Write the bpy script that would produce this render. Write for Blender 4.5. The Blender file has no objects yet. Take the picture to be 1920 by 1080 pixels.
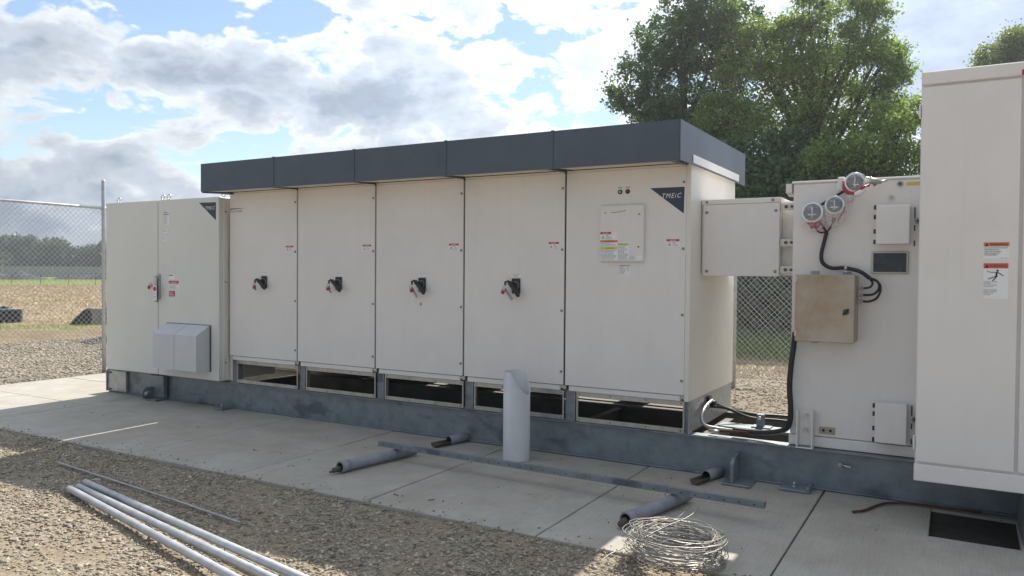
import bpy, bmesh, math, random
import numpy as np
from mathutils import Vector, Matrix
random.seed(7); np.random.seed(7)
S = bpy.context.scene
C = S.collection
# ---------------------------------------------------------------- camera
cam = bpy.data.cameras.new('camera'); co = bpy.data.objects.new('camera', cam); C.objects.link(co)
YAW, PITCH, ROLL, FPX = 0.5241, -0.0214, 0.0079, 1456.1
fw = Vector((-math.sin(YAW)*math.cos(PITCH), math.cos(YAW)*math.cos(PITCH), math.sin(PITCH)))
r0 = Vector((math.cos(YAW), math.sin(YAW), 0)); u0 = r0.cross(fw)
rr = r0*math.cos(ROLL) + u0*math.sin(ROLL); uu = u0*math.cos(ROLL) - r0*math.sin(ROLL)
m = Matrix((rr, uu, -fw)).transposed().to_4x4(); m.translation = (1.9521, -6.237, 1.65)
co.matrix_world = m
cam.sensor_width = 36; cam.lens = 36*FPX/1920; cam.clip_start = 0.05; cam.clip_end = 3000
S.camera = co
# ---------------------------------------------------------------- light
SUN_EL = math.radians(48.5); SUN_AZ = math.radians(-1.2)      # azimuth from +y towards +x
sdir = Vector((math.sin(SUN_AZ)*math.cos(SUN_EL), math.cos(SUN_AZ)*math.cos(SUN_EL), math.sin(SUN_EL)))
sun = bpy.data.lights.new('sun', 'SUN'); sun.energy = 5.0; sun.angle = math.radians(0.55); sun.color = (1, 0.93, 0.82)
so = bpy.data.objects.new('sun', sun); C.objects.link(so)
so.rotation_euler = (-sdir).to_track_quat('-Z', 'Y').to_euler()
S.view_settings.view_transform = 'Standard'; S.view_settings.look = 'None'
S.view_settings.exposure = 0.47; S.view_settings.gamma = 1; S.view_settings.use_curve_mapping = False
W = bpy.data.worlds.new('World'); S.world = W; W.use_nodes = True
nt = W.node_tree; nt.nodes.clear()
def N(t, **k):
    n = nt.nodes.new(t)
    for a, b in k.items(): setattr(n, a, b)
    return n
def L(a, b): nt.links.new(a, b)
def M(op, a, b=None, c=None, clamp=False):
    n = N('ShaderNodeMath', operation=op); n.use_clamp = clamp
    for i, x in enumerate((a, b, c)):
        if x is None: continue
        if isinstance(x, (int, float)): n.inputs[i].default_value = x
        else: L(x, n.inputs[i])
    return n.outputs[0]
def VM(op, a, b=None, out=0):
    n = N('ShaderNodeVectorMath', operation=op)
    for i, x in enumerate((a, b)):
        if x is None: continue
        if isinstance(x, (tuple, list, Vector)): n.inputs[i].default_value = x
        else: L(x, n.inputs[i])
    return n.outputs[out]
def ramp(fac, stops, interp='EASE'):
    n = N('ShaderNodeValToRGB'); n.color_ramp.interpolation = interp
    e = n.color_ramp.elements
    while len(e) < len(stops): e.new(0.5)
    for i, (p, c) in enumerate(stops): e[i].position = p; e[i].color = (*c, 1)
    L(fac, n.inputs[0]); return n.outputs[0]
tc = N('ShaderNodeTexCoord'); D = VM('NORMALIZE', tc.outputs['Generated'])
def noise(vec, scale, detail=6, rough=0.55, dist=0.0):
    n = N('ShaderNodeTexNoise'); n.inputs['Scale'].default_value = scale; n.inputs['Detail'].default_value = detail
    n.inputs['Roughness'].default_value = rough; n.inputs['Distortion'].default_value = dist
    L(vec, n.inputs['Vector']); return n.outputs[0]
Dz = VM('MULTIPLY', D, (1, 1, 1.9))
def billow(vec, scale):          # rounded cauliflower heads
    n = N('ShaderNodeTexVoronoi', feature='F1'); n.inputs['Scale'].default_value = scale; n.inputs['Detail'].default_value = 3
    n.inputs['Roughness'].default_value = 0.55; n.inputs['Lacunarity'].default_value = 2.3
    L(vec, n.inputs['Vector']); return n.outputs['Distance']
wv = N('ShaderNodeTexNoise'); wv.inputs['Scale'].default_value = 7; wv.inputs['Detail'].default_value = 4; L(Dz, wv.inputs['Vector'])
Dw = VM('ADD', Dz, VM('MULTIPLY', VM('SUBTRACT', wv.outputs['Color'], (0.5, 0.5, 0.5)), (0.10, 0.10, 0.10)))
n1 = noise(Dz, 3.4, 8, 0.55, 0.2)
n2 = billow(Dw, 9.0)
big = M('ADD', M('MULTIPLY', M('SUBTRACT', n1, 0.5), 1.3), 0.72)
n3 = noise(Dw, 26, 6, 0.6)
det = M('ADD', M('MULTIPLY', M('SUBTRACT', 0.60, n2), 0.50), M('MULTIPLY', M('SUBTRACT', n3, 0.5), 0.22))
d = big
BLOBS = [((-0.806, 0.544, 0.235), 0.20, 0.035, 0.34), ((-0.70, 0.68, 0.215), 0.13, 0.028, 0.20), ((-0.867, 0.435, 0.275), 0.12, 0.03, -0.05),
         ((-0.873, 0.47, 0.105), 0.07, 0.045, 0.10), ((-0.835, 0.525, 0.158), 0.045, 0.022, -0.36), ((-0.90, 0.42, 0.165), 0.05, 0.02, -0.25),
         ((-0.68, 0.67, 0.30), 0.030, 0.018, -0.42), ((-0.789, 0.585, 0.17), 0.07, 0.03, 0.04),
         ((-0.578, 0.785, 0.215), 0.10, 0.040, 0.27), ((-0.655, 0.735, 0.165), 0.03, 0.02, -0.26), ((-0.50, 0.84, 0.165), 0.06, 0.012, -0.22),
         ((-0.404, 0.88, 0.235), 0.10, 0.05, 0.10), ((-0.45, 0.84, 0.31), 0.16, 0.03, -0.06), ((-0.72, 0.62, 0.30), 0.10, 0.03, -0.04),
         ((-0.02, 0.965, 0.24), 0.15, 0.11, 0.36), ((-0.885, 0.45, 0.125), 0.045, 0.035, -0.10)]
for (c, a, b, w) in BLOBS:
    v = VM('MULTIPLY', VM('SUBTRACT', D, c), (1/a, 1/a, 1/b))
    q = VM('DOT_PRODUCT', v, v, out=1)
    d = M('ADD', d, M('MULTIPLY', M('EXPONENT', M('MULTIPLY', q, -1.0)), w))
zz_ = N('ShaderNodeSeparateXYZ'); L(D, zz_.inputs[0]); low = M('EXPONENT', M('MULTIPLY', M('POWER', M('DIVIDE', zz_.outputs[2], 0.07), 2.0), -1.0))     # clouds crowd together towards the horizon
d = M('ADD', d, M('MULTIPLY', low, 0.14))
shade = M('ADD', d, M('MULTIPLY', det, 0.72)); d = M('ADD', d, det)
cover = N('ShaderNodeMapRange', interpolation_type='SMOOTHSTEP')
L(d, cover.inputs[0]); cover.inputs[1].default_value = 0.36; cover.inputs[2].default_value = 0.49
thick = ramp(shade, [(0.38, (0.88, 0.92, 0.97)), (0.46, (1.02, 1.03, 1.05)), (0.55, (0.80, 0.845, 0.90)), (0.69, (0.60, 0.665, 0.76)), (0.95, (0.39, 0.46, 0.575))])
fine = noise(VM('ADD', Dz, (9, 4, 2)), 22, 6, 0.6)
bump = M('ADD', M('MULTIPLY', fine, 0.7), 0.65)
glow = M('POWER', M('MAXIMUM', VM('DOT_PRODUCT', D, tuple(sdir), out=1), 0.0), 7.0)
fs_ = M('POWER', M('MAXIMUM', VM('DOT_PRODUCT', D, tuple(sdir), out=1), 0.0), 0.8)
bright = M('MULTIPLY', bump, M('ADD', M('MULTIPLY', glow, 1.0), M('ADD', M('MULTIPLY', fs_, 0.68), 0.41)))
cl = VM('SCALE', thick); L(bright, cl.node.inputs[3])
sky = N('ShaderNodeTexSky', sky_type='NISHITA', sun_disc=False, sun_elevation=SUN_EL, sun_rotation=SUN_AZ)
sky.air_density = 1.0; sky.dust_density = 0.2; sky.ozone_density = 1.5
hz = N('ShaderNodeMix', data_type='RGBA'); hz.inputs[0].default_value = 0.12; L(sky.outputs[0], hz.inputs[6]); hz.inputs[7].default_value = (6.2, 6.9, 7.4, 1)     # thin high veil over the blue
bg1 = N('ShaderNodeBackground'); L(hz.outputs[2], bg1.inputs[0]); bg1.inputs[1].default_value = 0.115
bg2 = N('ShaderNodeBackground'); L(cl, bg2.inputs[0]); bg2.inputs[1].default_value = 0.95
mx = N('ShaderNodeMixShader'); L(cover.outputs[0], mx.inputs[0]); L(bg1.outputs[0], mx.inputs[1]); L(bg2.outputs[0], mx.inputs[2])
L(mx.outputs[0], N('ShaderNodeOutputWorld').inputs[0])

# ---------------------------------------------------------------- materials
MATS = {}
def mat(name, col, rough=0.6, metal=0.0, var=0.0, scale=6.0, col2=None, bump=0.0, bscale=40.0, spec=0.5, coat=0.0, streak=None, extra=None):
    if name in MATS: return MATS[name]
    global nt
    mm = bpy.data.materials.new(name); mm.use_nodes = True; MATS[name] = mm
    old = nt; nt = mm.node_tree
    b = nt.nodes['Principled BSDF']
    b.inputs['Base Color'].default_value = (*col, 1); b.inputs['Roughness'].default_value = rough
    b.inputs['Metallic'].default_value = metal; b.inputs['Specular IOR Level'].default_value = spec
    b.inputs['Coat Weight'].default_value = coat
    t = N('ShaderNodeTexCoord').outputs['Object']
    if var or col2:
        v = t
        if streak: v = VM('MULTIPLY', t, streak)
        nn = noise(v, scale, 7, 0.6)
        c2 = col2 if col2 else tuple(max(0, x*(1-var)) for x in col)
        c1 = col if col2 else tuple(x*(1+var*0.35) for x in col)
        o = ramp(nn, [(0.33, c2), (0.66, c1)], 'LINEAR')
        if extra: o = extra(t, o)
        L(o, b.inputs['Base Color'])
        rr_ = M('ADD', M('MULTIPLY', nn, 0.25), rough-0.12); L(rr_, b.inputs['Roughness'])
    if bump:
        bn = N('ShaderNodeBump'); bn.inputs['Strength'].default_value = bump; bn.inputs['Distance'].default_value = 0.01
        L(noise(t, bscale, 5, 0.6), bn.inputs['Height']); L(bn.outputs[0], b.inputs['Normal'])
    nt = old
    return mm
def mixc(fac, a, b, mode='MIX'):
    n = N('ShaderNodeMix', data_type='RGBA', blend_type=mode)
    for s, x in ((n.inputs[0], fac), (n.inputs[6], a), (n.inputs[7], b)):
        if isinstance(x, (int, float)): s.default_value = x
        elif isinstance(x, tuple): s.default_value = (*x, 1)
        else: L(x, s)
    return n.outputs[2]
def weather(t, o):      # dust film, faint rain streaks and scuffs on painted panels
    a = noise(VM('MULTIPLY', t, (14, 14, 0.8)), 1.6, 5, 0.6); f = ramp(a, [(0.50, (0, 0, 0)), (0.72, (1, 1, 1))])
    o = mixc(M('MULTIPLY', f, 0.07), o, (0.52, 0.48, 0.42))
    b_ = noise(t, 1.3, 5, 0.6); g = ramp(b_, [(0.42, (0, 0, 0)), (0.66, (1, 1, 1))])
    o = mixc(M('MULTIPLY', g, 0.12), o, (0.60, 0.57, 0.53))
    c_ = noise(VM('MULTIPLY', t, (1, 1, 3)), 34, 4, 0.7); h = ramp(c_, [(0.70, (0, 0, 0)), (0.76, (1, 1, 1))])
    return mixc(M('MULTIPLY', h, 0.22), o, (0.42, 0.39, 0.35))
def specks(t, o):       # stains, dried puddles, mud tracks and dark specks on concrete
    a = noise(t, 9, 4, 0.7); f = ramp(a, [(0.62, (0, 0, 0)), (0.72, (1, 1, 1))])
    o = mixc(M('MULTIPLY', f, 0.25), o, (0.16, 0.14, 0.11))
    b_ = noise(t, 60, 3, 0.6); g = ramp(b_, [(0.68, (0, 0, 0)), (0.74, (1, 1, 1))])
    o = mixc(M('MULTIPLY', g, 0.45), o, (0.10, 0.09, 0.08))
    c_ = noise(t, 0.9, 6, 0.6); h = ramp(c_, [(0.42, (0, 0, 0)), (0.60, (1, 1, 1))])
    o = mixc(M('MULTIPLY', h, 0.38), o, (0.34, 0.30, 0.235))
    e_ = noise(t, 1.7, 8, 0.65, 0.8); k = ramp(e_, [(0.44, (0, 0, 0)), (0.49, (1, 1, 1)), (0.52, (0, 0, 0))])
    o = mixc(M('MULTIPLY', k, 0.16), o, (0.50, 0.48, 0.44))
    w = noise(VM('MULTIPLY', t, (40, 1.2, 1)), 3.0, 3, 0.6); q = ramp(w, [(0.35, (0.93, 0.93, 0.93)), (0.65, (1.05, 1.05, 1.05))])
    return mixc(1.0, o, q, 'MULTIPLY')
def galv_spangle(t, o):
    a = noise(VM('MULTIPLY', t, (1, 1, 1.6)), 2.3, 3, 0.5); f = ramp(a, [(0.56, (0, 0, 0)), (0.68, (1, 1, 1))])
    return mixc(M('MULTIPLY', f, 0.70), o, (0.085, 0.095, 0.115))
DULL = mat('weathered_steel', (0.17, 0.155, 0.135), 0.75, metal=0.1, var=0.35, scale=5)
WHITE = mat('white_paint', (0.83, 0.80, 0.775), 0.34, var=0.03, scale=2.2, bump=0.35, bscale=1.7, extra=weather)
IVORY = mat('ivory_paint', (0.81, 0.765, 0.69), 0.40, var=0.05, scale=1.6, bump=0.35, bscale=1.7, extra=weather)
SWG = mat('cream_grey_paint', (0.73, 0.74, 0.70), 0.38, var=0.03, scale=2.0, bump=0.35, bscale=1.7, extra=weather)
HOODM = mat('light_grey_paint', (0.62, 0.64, 0.66), 0.40, var=0.03, scale=3)
CANOPY = mat('charcoal_paint', (0.074, 0.098, 0.132), 0.42, var=0.14, scale=3, bump=0.3, bscale=2.0)
GALV = mat('galvanised_steel', (0.245, 0.28, 0.305), 0.46, metal=0.4, var=0.25, scale=7, bump=0.05, bscale=30, extra=galv_spangle)
GALVL = mat('bright_galvanised', (0.42, 0.43, 0.44), 0.42, metal=0.55, var=0.25, scale=18, bump=0.03)
GALVP = mat('galvanised_pipe', (0.50, 0.52, 0.54), 0.45, metal=0.3, var=0.2, scale=12, bump=0.03)
ALU = mat('aluminium', (0.50, 0.49, 0.46), 0.38, metal=0.6, var=0.2, scale=14)
SS = mat('stainless_steel', (0.48, 0.45, 0.41), 0.38, metal=0.6, var=0.14, scale=2.6, col2=(0.34, 0.26, 0.17))  # brown second tone paints a warm reflection into the steel colour
DIAL = mat('gauge_face', (0.13, 0.15, 0.18), 0.4)
CHROME = mat('zinc_bolt', (0.55, 0.55, 0.54), 0.3, metal=0.8)
BOLT = mat('dull_bolt', (0.10, 0.10, 0.10), 0.45, metal=0.5)
DARK = mat('dark_gap', (0.02, 0.02, 0.022), 0.8)
SEAL = mat('grey_gasket', (0.10, 0.095, 0.09), 0.8)
BLACK = mat('black_plastic', (0.018, 0.02, 0.026), 0.4)
RUBBER = mat('black_cable', (0.022, 0.024, 0.028), 0.5, var=0.3, scale=30)
NAVY = mat('navy_print', (0.030, 0.048, 0.085), 0.45)
PRINTW = mat('white_print', (0.87, 0.88, 0.90), 0.5)
INK = mat('black_ink', (0.03, 0.03, 0.035), 0.6)
GREYINK = mat('grey_ink', (0.22, 0.22, 0.24), 0.6)
RED = mat('red_print', (0.52, 0.035, 0.06), 0.5)
REDP = mat('red_plastic', (0.40, 0.035, 0.045), 0.35)
ORANGE = mat('orange_print', (0.72, 0.24, 0.10), 0.5)
ORANGE2 = mat('red_orange_print', (0.68, 0.13, 0.08), 0.5)
YELLOW = mat('yellow_print', (0.72, 0.62, 0.12), 0.5)
GREENP = mat('green_print', (0.35, 0.55, 0.40), 0.5)
TAGM = mat('steel_tag', (0.40, 0.38, 0.37), 0.5, var=0.4, scale=60)
SCREEN = mat('dark_glass', (0.03, 0.04, 0.058), 0.25, var=0.1)
PVC = mat('white_pvc', (0.66, 0.67, 0.685), 0.42, var=0.08, scale=4)
CONDUIT = mat('grey_conduit', (0.27, 0.285, 0.32), 0.55, var=0.18, scale=9)
WOOD = mat('dirty_core', (0.12, 0.10, 0.07), 0.9, var=0.5, scale=30)
RUST = mat('rusty_steel', (0.11, 0.05, 0.03), 0.85, var=0.4, scale=30)
CONC = mat('concrete', (0.41, 0.39, 0.345), 0.85, var=0.16, scale=3.0, bump=0.25, bscale=55, extra=specks)
DIRTY = mat('dark_soil', (0.045, 0.040, 0.034), 0.95, var=0.4, scale=14, bump=0.6, bscale=30)
BARK = mat('bark', (0.10, 0.085, 0.065), 0.9, var=0.4, scale=8)
RUBBLE = mat('dark_block', (0.045, 0.05, 0.058), 0.85, var=0.4, scale=4, bump=0.3)
RUBBLEL = mat('grey_block', (0.32, 0.31, 0.29), 0.9, var=0.25, scale=4, bump=0.3)
BAG = None
def make_bag():
    mm = bpy.data.materials.new('clear_plastic_bag'); mm.use_nodes = True
    n_ = mm.node_tree; b = n_.nodes['Principled BSDF']
    b.inputs['Base Color'].default_value = (0.8, 0.8, 0.82, 1); b.inputs['Roughness'].default_value = 0.16
    tr = n_.nodes.new('ShaderNodeBsdfTransparent'); mx = n_.nodes.new('ShaderNodeMixShader')
    ns = n_.nodes.new('ShaderNodeTexNoise'); ns.inputs['Scale'].default_value = 13; ns.inputs['Detail'].default_value = 2; ns.inputs['Distortion'].default_value = 1.5
    mp = n_.nodes.new('ShaderNodeMapRange'); mp.inputs[1].default_value = 0.42; mp.inputs[2].default_value = 0.7; mp.inputs[3].default_value = 0.10; mp.inputs[4].default_value = 0.55
    n_.links.new(ns.outputs[0], mp.inputs[0]); n_.links.new(mp.outputs[0], mx.inputs[0])
    n_.links.new(tr.outputs[0], mx.inputs[1]); n_.links.new(b.outputs[0], mx.inputs[2])
    bn = n_.nodes.new('ShaderNodeBump'); bn.inputs['Strength'].default_value = 0.4; n_.links.new(ns.outputs[0], bn.inputs['Height']); n_.links.new(bn.outputs[0], b.inputs['Normal'])
    n_.links.new(mx.outputs[0], n_.nodes['Material Output'].inputs[0]); return mm
BAG = make_bag()
def leaf_mat(name, c1, c2, trans=0.35):
    mm = bpy.data.materials.new(name); mm.use_nodes = True; global nt; old = nt; nt = mm.node_tree
    b = nt.nodes['Principled BSDF']; at = N('ShaderNodeAttribute', attribute_name='tint')
    col = ramp(at.outputs['Fac'], [(0.0, c1), (1.0, c2)], 'LINEAR')
    L(col, b.inputs['Base Color']); b.inputs['Roughness'].default_value = 0.45
    tr = N('ShaderNodeBsdfTranslucent'); c3 = VM('MULTIPLY', col, (1.5, 1.7, 0.7)); L(c3, tr.inputs[0])
    mx = N('ShaderNodeMixShader'); mx.inputs[0].default_value = trans
    L(b.outputs[0], mx.inputs[1]); L(tr.outputs[0], mx.inputs[2]); L(mx.outputs[0], nt.nodes['Material Output'].inputs[0]); nt = old
    return mm
LEAF_A = leaf_mat('cottonwood_leaf', (0.055, 0.10, 0.05), (0.12, 0.20, 0.09))
LEAF_B = leaf_mat('light_leaf', (0.10, 0.15, 0.055), (0.26, 0.33, 0.13), 0.5)
LEAF_C = leaf_mat('willow_leaf', (0.10, 0.14, 0.03), (0.20, 0.24, 0.06), 0.45)
LEAF_F = leaf_mat('far_leaf', (0.05, 0.078, 0.05), (0.12, 0.155, 0.08), 0.3)
GRASS = leaf_mat('grass_blade', (0.09, 0.145, 0.04), (0.22, 0.28, 0.09), 0.4)
STRAW = leaf_mat('straw_blade', (0.20, 0.15, 0.085), (0.44, 0.36, 0.24), 0.15)
def stone_mat(name, c1, c2, c3):
    mm = bpy.data.materials.new(name); mm.use_nodes = True; global nt; old = nt; nt = mm.node_tree
    b = nt.nodes['Principled BSDF']; at = N('ShaderNodeAttribute', attribute_name='tint')
    col = ramp(at.outputs['Fac'], [(0.0, c1), (0.5, c2), (1.0, c3)], 'LINEAR')
    t = N('ShaderNodeTexCoord').outputs['Object']
    col = mixc(0.5, col, ramp(noise(t, 60, 4, 0.6), [(0.3, (0.7, 0.7, 0.7)), (0.7, (1.1, 1.1, 1.1))]), 'MULTIPLY')
    L(col, b.inputs['Base Color']); b.inputs['Roughness'].default_value = 0.9
    nt = old; return mm
STONE = stone_mat('gravel_stone', (0.19, 0.16, 0.12), (0.34, 0.295, 0.23), (0.54, 0.485, 0.39))
STONEG = stone_mat('grey_stone', (0.10, 0.10, 0.10), (0.22, 0.21, 0.20), (0.36, 0.35, 0.33))

# ---------------------------------------------------------------- mesh helpers
class MB:
    def __init__(s): s.v = []; s.f = []; s.m = []; s.mats = []; s.sm = []
    def mi(s, mt):
        if mt not in s.mats: s.mats.append(mt)
        return s.mats.index(mt)
    def add(s, vs, fs, mt, smooth=False):
        o = len(s.v); k = s.mi(mt); s.v += [tuple(v) for v in vs]
        for f in fs: s.f.append([o+i for i in f]); s.m.append(k); s.sm.append(smooth)
        return s
    def box(s, x0, x1, y0, y1, z0, z1, mt, bev=0.0, T=None):
        if x0 > x1: x0, x1 = x1, x0
        if y0 > y1: y0, y1 = y1, y0
        if z0 > z1: z0, z1 = z1, z0
        b = min(bev, (x1-x0)/2.2, (y1-y0)/2.2, (z1-z0)/2.2)
        X = (x0, x1); Y = (y0, y1); Z = (z0, z1); vs = []
        if b <= 0:
            vs = [(X[i], Y[j], Z[k]) for i in (0, 1) for j in (0, 1) for k in (0, 1)]
            fs = [(0, 1, 3, 2), (4, 6, 7, 5), (0, 4, 5, 1), (2, 3, 7, 6), (0, 2, 6, 4), (1, 5, 7, 3)]
        else:
            idx = {}
            for i in (0, 1):
                for j in (0, 1):
                    for k in (0, 1):
                        sx = b if i == 0 else -b; sy = b if j == 0 else -b; sz = b if k == 0 else -b
                        for a, p in enumerate(((X[i], Y[j]+sy, Z[k]+sz), (X[i]+sx, Y[j], Z[k]+sz), (X[i]+sx, Y[j]+sy, Z[k]))):
                            idx[(i, j, k, a)] = len(vs); vs.append(p)
            fs = []
            g = idx
            fs += [(g[0,0,0,0], g[0,0,1,0], g[0,1,1,0], g[0,1,0,0]), (g[1,0,0,0], g[1,1,0,0], g[1,1,1,0], g[1,0,1,0])]
            fs += [(g[0,0,0,1], g[1,0,0,1], g[1,0,1,1], g[0,0,1,1]), (g[0,1,0,1], g[0,1,1,1], g[1,1,1,1], g[1,1,0,1])]
            fs += [(g[0,0,0,2], g[0,1,0,2], g[1,1,0,2], g[1,0,0,2]), (g[0,0,1,2], g[1,0,1,2], g[1,1,1,2], g[0,1,1,2])]
            for i in (0, 1):
                for j in (0, 1):
                    fs.append((g[i,j,0,0], g[i,j,1,0], g[i,j,1,1], g[i,j,0,1]))
                    fs.append((g[i,0,j,0], g[i,1,j,0], g[i,1,j,2], g[i,0,j,2]))
                    fs.append((g[0,i,j,1], g[1,i,j,1], g[1,i,j,2], g[0,i,j,2]))
                    for k in (0, 1): fs.append((g[i,j,k,0], g[i,j,k,1], g[i,j,k,2]))
        if T is not None: vs = [T @ Vector(v) for v in vs]
        return s.add(vs, fs, mt)
    def tube(s, pts, r, mt, seg=8, cap=True, closed=False):
        pts = [Vector(p) for p in pts]; n = len(pts); vs = []; up = None
        rs = r if isinstance(r, (list, tuple)) else [r]*n
        for i, p in enumerate(pts):
            if closed: t = (pts[(i+1) % n]-pts[i-1])
            else: t = (pts[min(i+1, n-1)]-pts[max(i-1, 0)])
            t.normalize()
            if up is None:
                up = t.orthogonal().normalized()
            up = (up - t*up.dot(t))
            if up.length < 1e-6: up = t.orthogonal()
            up.normalize(); w = t.cross(up)
            for k in range(seg):
                a = 2*math.pi*k/seg; vs.append(p + (up*math.cos(a)+w*math.sin(a))*rs[i])
        fs = []
        for i in range(n if closed else n-1):
            j = (i+1) % n
            for k in range(seg):
                k2 = (k+1) % seg; fs.append((i*seg+k, i*seg+k2, j*seg+k2, j*seg+k))
        s.add(vs, fs, mt, True)
        if cap and not closed:
            o = len(s.v)-len(vs); kk = s.mi(mt)
            s.f.append([o+k for k in range(seg)][::-1]); s.m.append(kk); s.sm.append(False)
            s.f.append([o+(n-1)*seg+k for k in range(seg)]); s.m.append(kk); s.sm.append(False)
        return s
    def pipe(s, a, b, ro, ri, mt, mt_in=None, seg=20):        # hollow pipe with open ends
        a = Vector(a); b = Vector(b); t = (b-a).normalized(); up = t.orthogonal().normalized(); w = t.cross(up); vs = []
        for p, r in ((a, ro), (b, ro), (b, ri), (a, ri)):
            for k in range(seg):
                q = 2*math.pi*k/seg; vs.append(p+(up*math.cos(q)+w*math.sin(q))*r)
        for i in range(4):
            j = (i+1) % 4; fs = [(i*seg+k, i*seg+(k+1) % seg, j*seg+(k+1) % seg, j*seg+k) for k in range(seg)]
            if i == 0: s.add(vs, fs, mt, True); o = len(s.v)-len(vs)
            else:
                kk = s.mi(mt_in if (i == 2 and mt_in) else mt)
                for f in fs: s.f.append([o+x for x in f]); s.m.append(kk); s.sm.append(i == 2)
        return s
    def disc(s, c, r, ax, h, mt, seg=14, r2=None):            # short cylinder from c along ax
        c = Vector(c); ax = Vector(ax).normalized()
        return s.tube([c, c+ax*h], [r, r if r2 is None else r2], mt, seg)
    def prism(s, poly, y0, y1, mt):                           # poly in (x,z)
        n = len(poly); vs = [(x, y0, z) for x, z in poly]+[(x, y1, z) for x, z in poly]
        fs = [list(range(n)), list(range(2*n-1, n-1, -1))]+[(i, (i+1) % n, n+(i+1) % n, n+i) for i in range(n)]
        return s.add(vs, fs, mt)
    def xprism(s, poly, x0, x1, mt):                          # poly in (y,z)
        n = len(poly); vs = [(x0, y, z) for y, z in poly]+[(x1, y, z) for y, z in poly]
        fs = [list(range(n)), list(range(2*n-1, n-1, -1))]+[(i, (i+1) % n, n+(i+1) % n, n+i) for i in range(n)]
        return s.add(vs, fs, mt)
    def text(s, txt, x, y, z, h, mt, width=None, shear=0.0, bold=0.0, align='LEFT'):   # lettering facing -y, baseline at z
        vs, fs = text_geo(txt, shear, bold)
        if not vs: return s
        xs = [v[0] for v in vs]; w = max(xs)-min(xs); mn = min(xs); sc = h/0.7
        sx = sc if width is None else width/w
        off = 0 if align == 'LEFT' else -w*sx/2
        return s.add([(x+off+(vx-mn)*sx, y, z+vy*sc) for vx, vy in vs], fs, mt)
    def build(s, name, parent=None, origin=(0, 0, 0), recalc=True):
        me = bpy.data.meshes.new(name); ox, oy, oz = origin
        me.from_pydata([(a-ox, b-oy, c-oz) for a, b, c in s.v], [], s.f)
        for mt in s.mats: me.materials.append(mt)
        me.polygons.foreach_set('material_index', s.m); me.polygons.foreach_set('use_smooth', s.sm)
        if recalc:
            bm = bmesh.new(); bm.from_mesh(me); bmesh.ops.recalc_face_normals(bm, faces=bm.faces); bm.to_mesh(me); bm.free()
        me.update()
        o = bpy.data.objects.new(name, me); C.objects.link(o)
        if parent is not None:
            o.parent = parent; o.location = (0, 0, 0)
        else: o.location = origin
        return o
TC = {}
def text_geo(txt, shear, bold):
    key = (txt, shear, bold)
    if key in TC: return TC[key]
    cu = bpy.data.curves.new('t', 'FONT'); cu.body = txt; cu.size = 1.0; cu.shear = shear; cu.offset = bold; cu.resolution_u = 2; cu.space_character = 1.22 if txt.startswith('TME') else 1.05
    ob = bpy.data.objects.new('t', cu); C.objects.link(ob)
    me = bpy.data.meshes.new_from_object(ob.evaluated_get(bpy.context.evaluated_depsgraph_get()))
    r = ([(v.co.x, v.co.y) for v in me.vertices], [tuple(p.vertices) for p in me.polygons])
    bpy.data.objects.remove(ob); bpy.data.curves.remove(cu); bpy.data.meshes.remove(me)
    TC[key] = r; return r
def thing(name, loc, label, cat, group=None):
    o = bpy.data.objects.new(name, None); C.objects.link(o); o.location = loc; o.empty_display_size = 0.1
    o['label'] = label; o['category'] = cat
    if group: o['group'] = group
    return o
def tag(o, label, cat, group=None):
    o['label'] = label; o['category'] = cat
    if group: o['group'] = group
    return o
def kind(o, k): o['kind'] = k; return o
def part(mb, name, th, parent=None):       # part whose coordinates are world numbers, under thing th (maybe under a part)
    return mb.build(name, parent or th, tuple(th.location))
def fast_mesh(name, verts, quads, mats, tint=None, smooth=False, n=4):
    me = bpy.data.meshes.new(name); nv = len(verts); nf = len(quads)
    me.vertices.add(nv); me.vertices.foreach_set('co', np.asarray(verts, dtype=np.float32).ravel())
    me.loops.add(nf*n); me.loops.foreach_set('vertex_index', np.asarray(quads, dtype=np.int32).ravel())
    me.polygons.add(nf); me.polygons.foreach_set('loop_start', np.arange(0, nf*n, n, dtype=np.int32))
    me.polygons.foreach_set('loop_total', np.full(nf, n, dtype=np.int32))
    if smooth: me.polygons.foreach_set('use_smooth', np.ones(nf, dtype=bool))
    for mt in mats: me.materials.append(mt)
    me.update(calc_edges=True)
    if tint is not None:
        at = me.attributes.new('tint', 'FLOAT', 'FACE'); at.data.foreach_set('value', np.asarray(tint, dtype=np.float32))
    me.validate()
    o = bpy.data.objects.new(name, me); C.objects.link(o); return o

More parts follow.
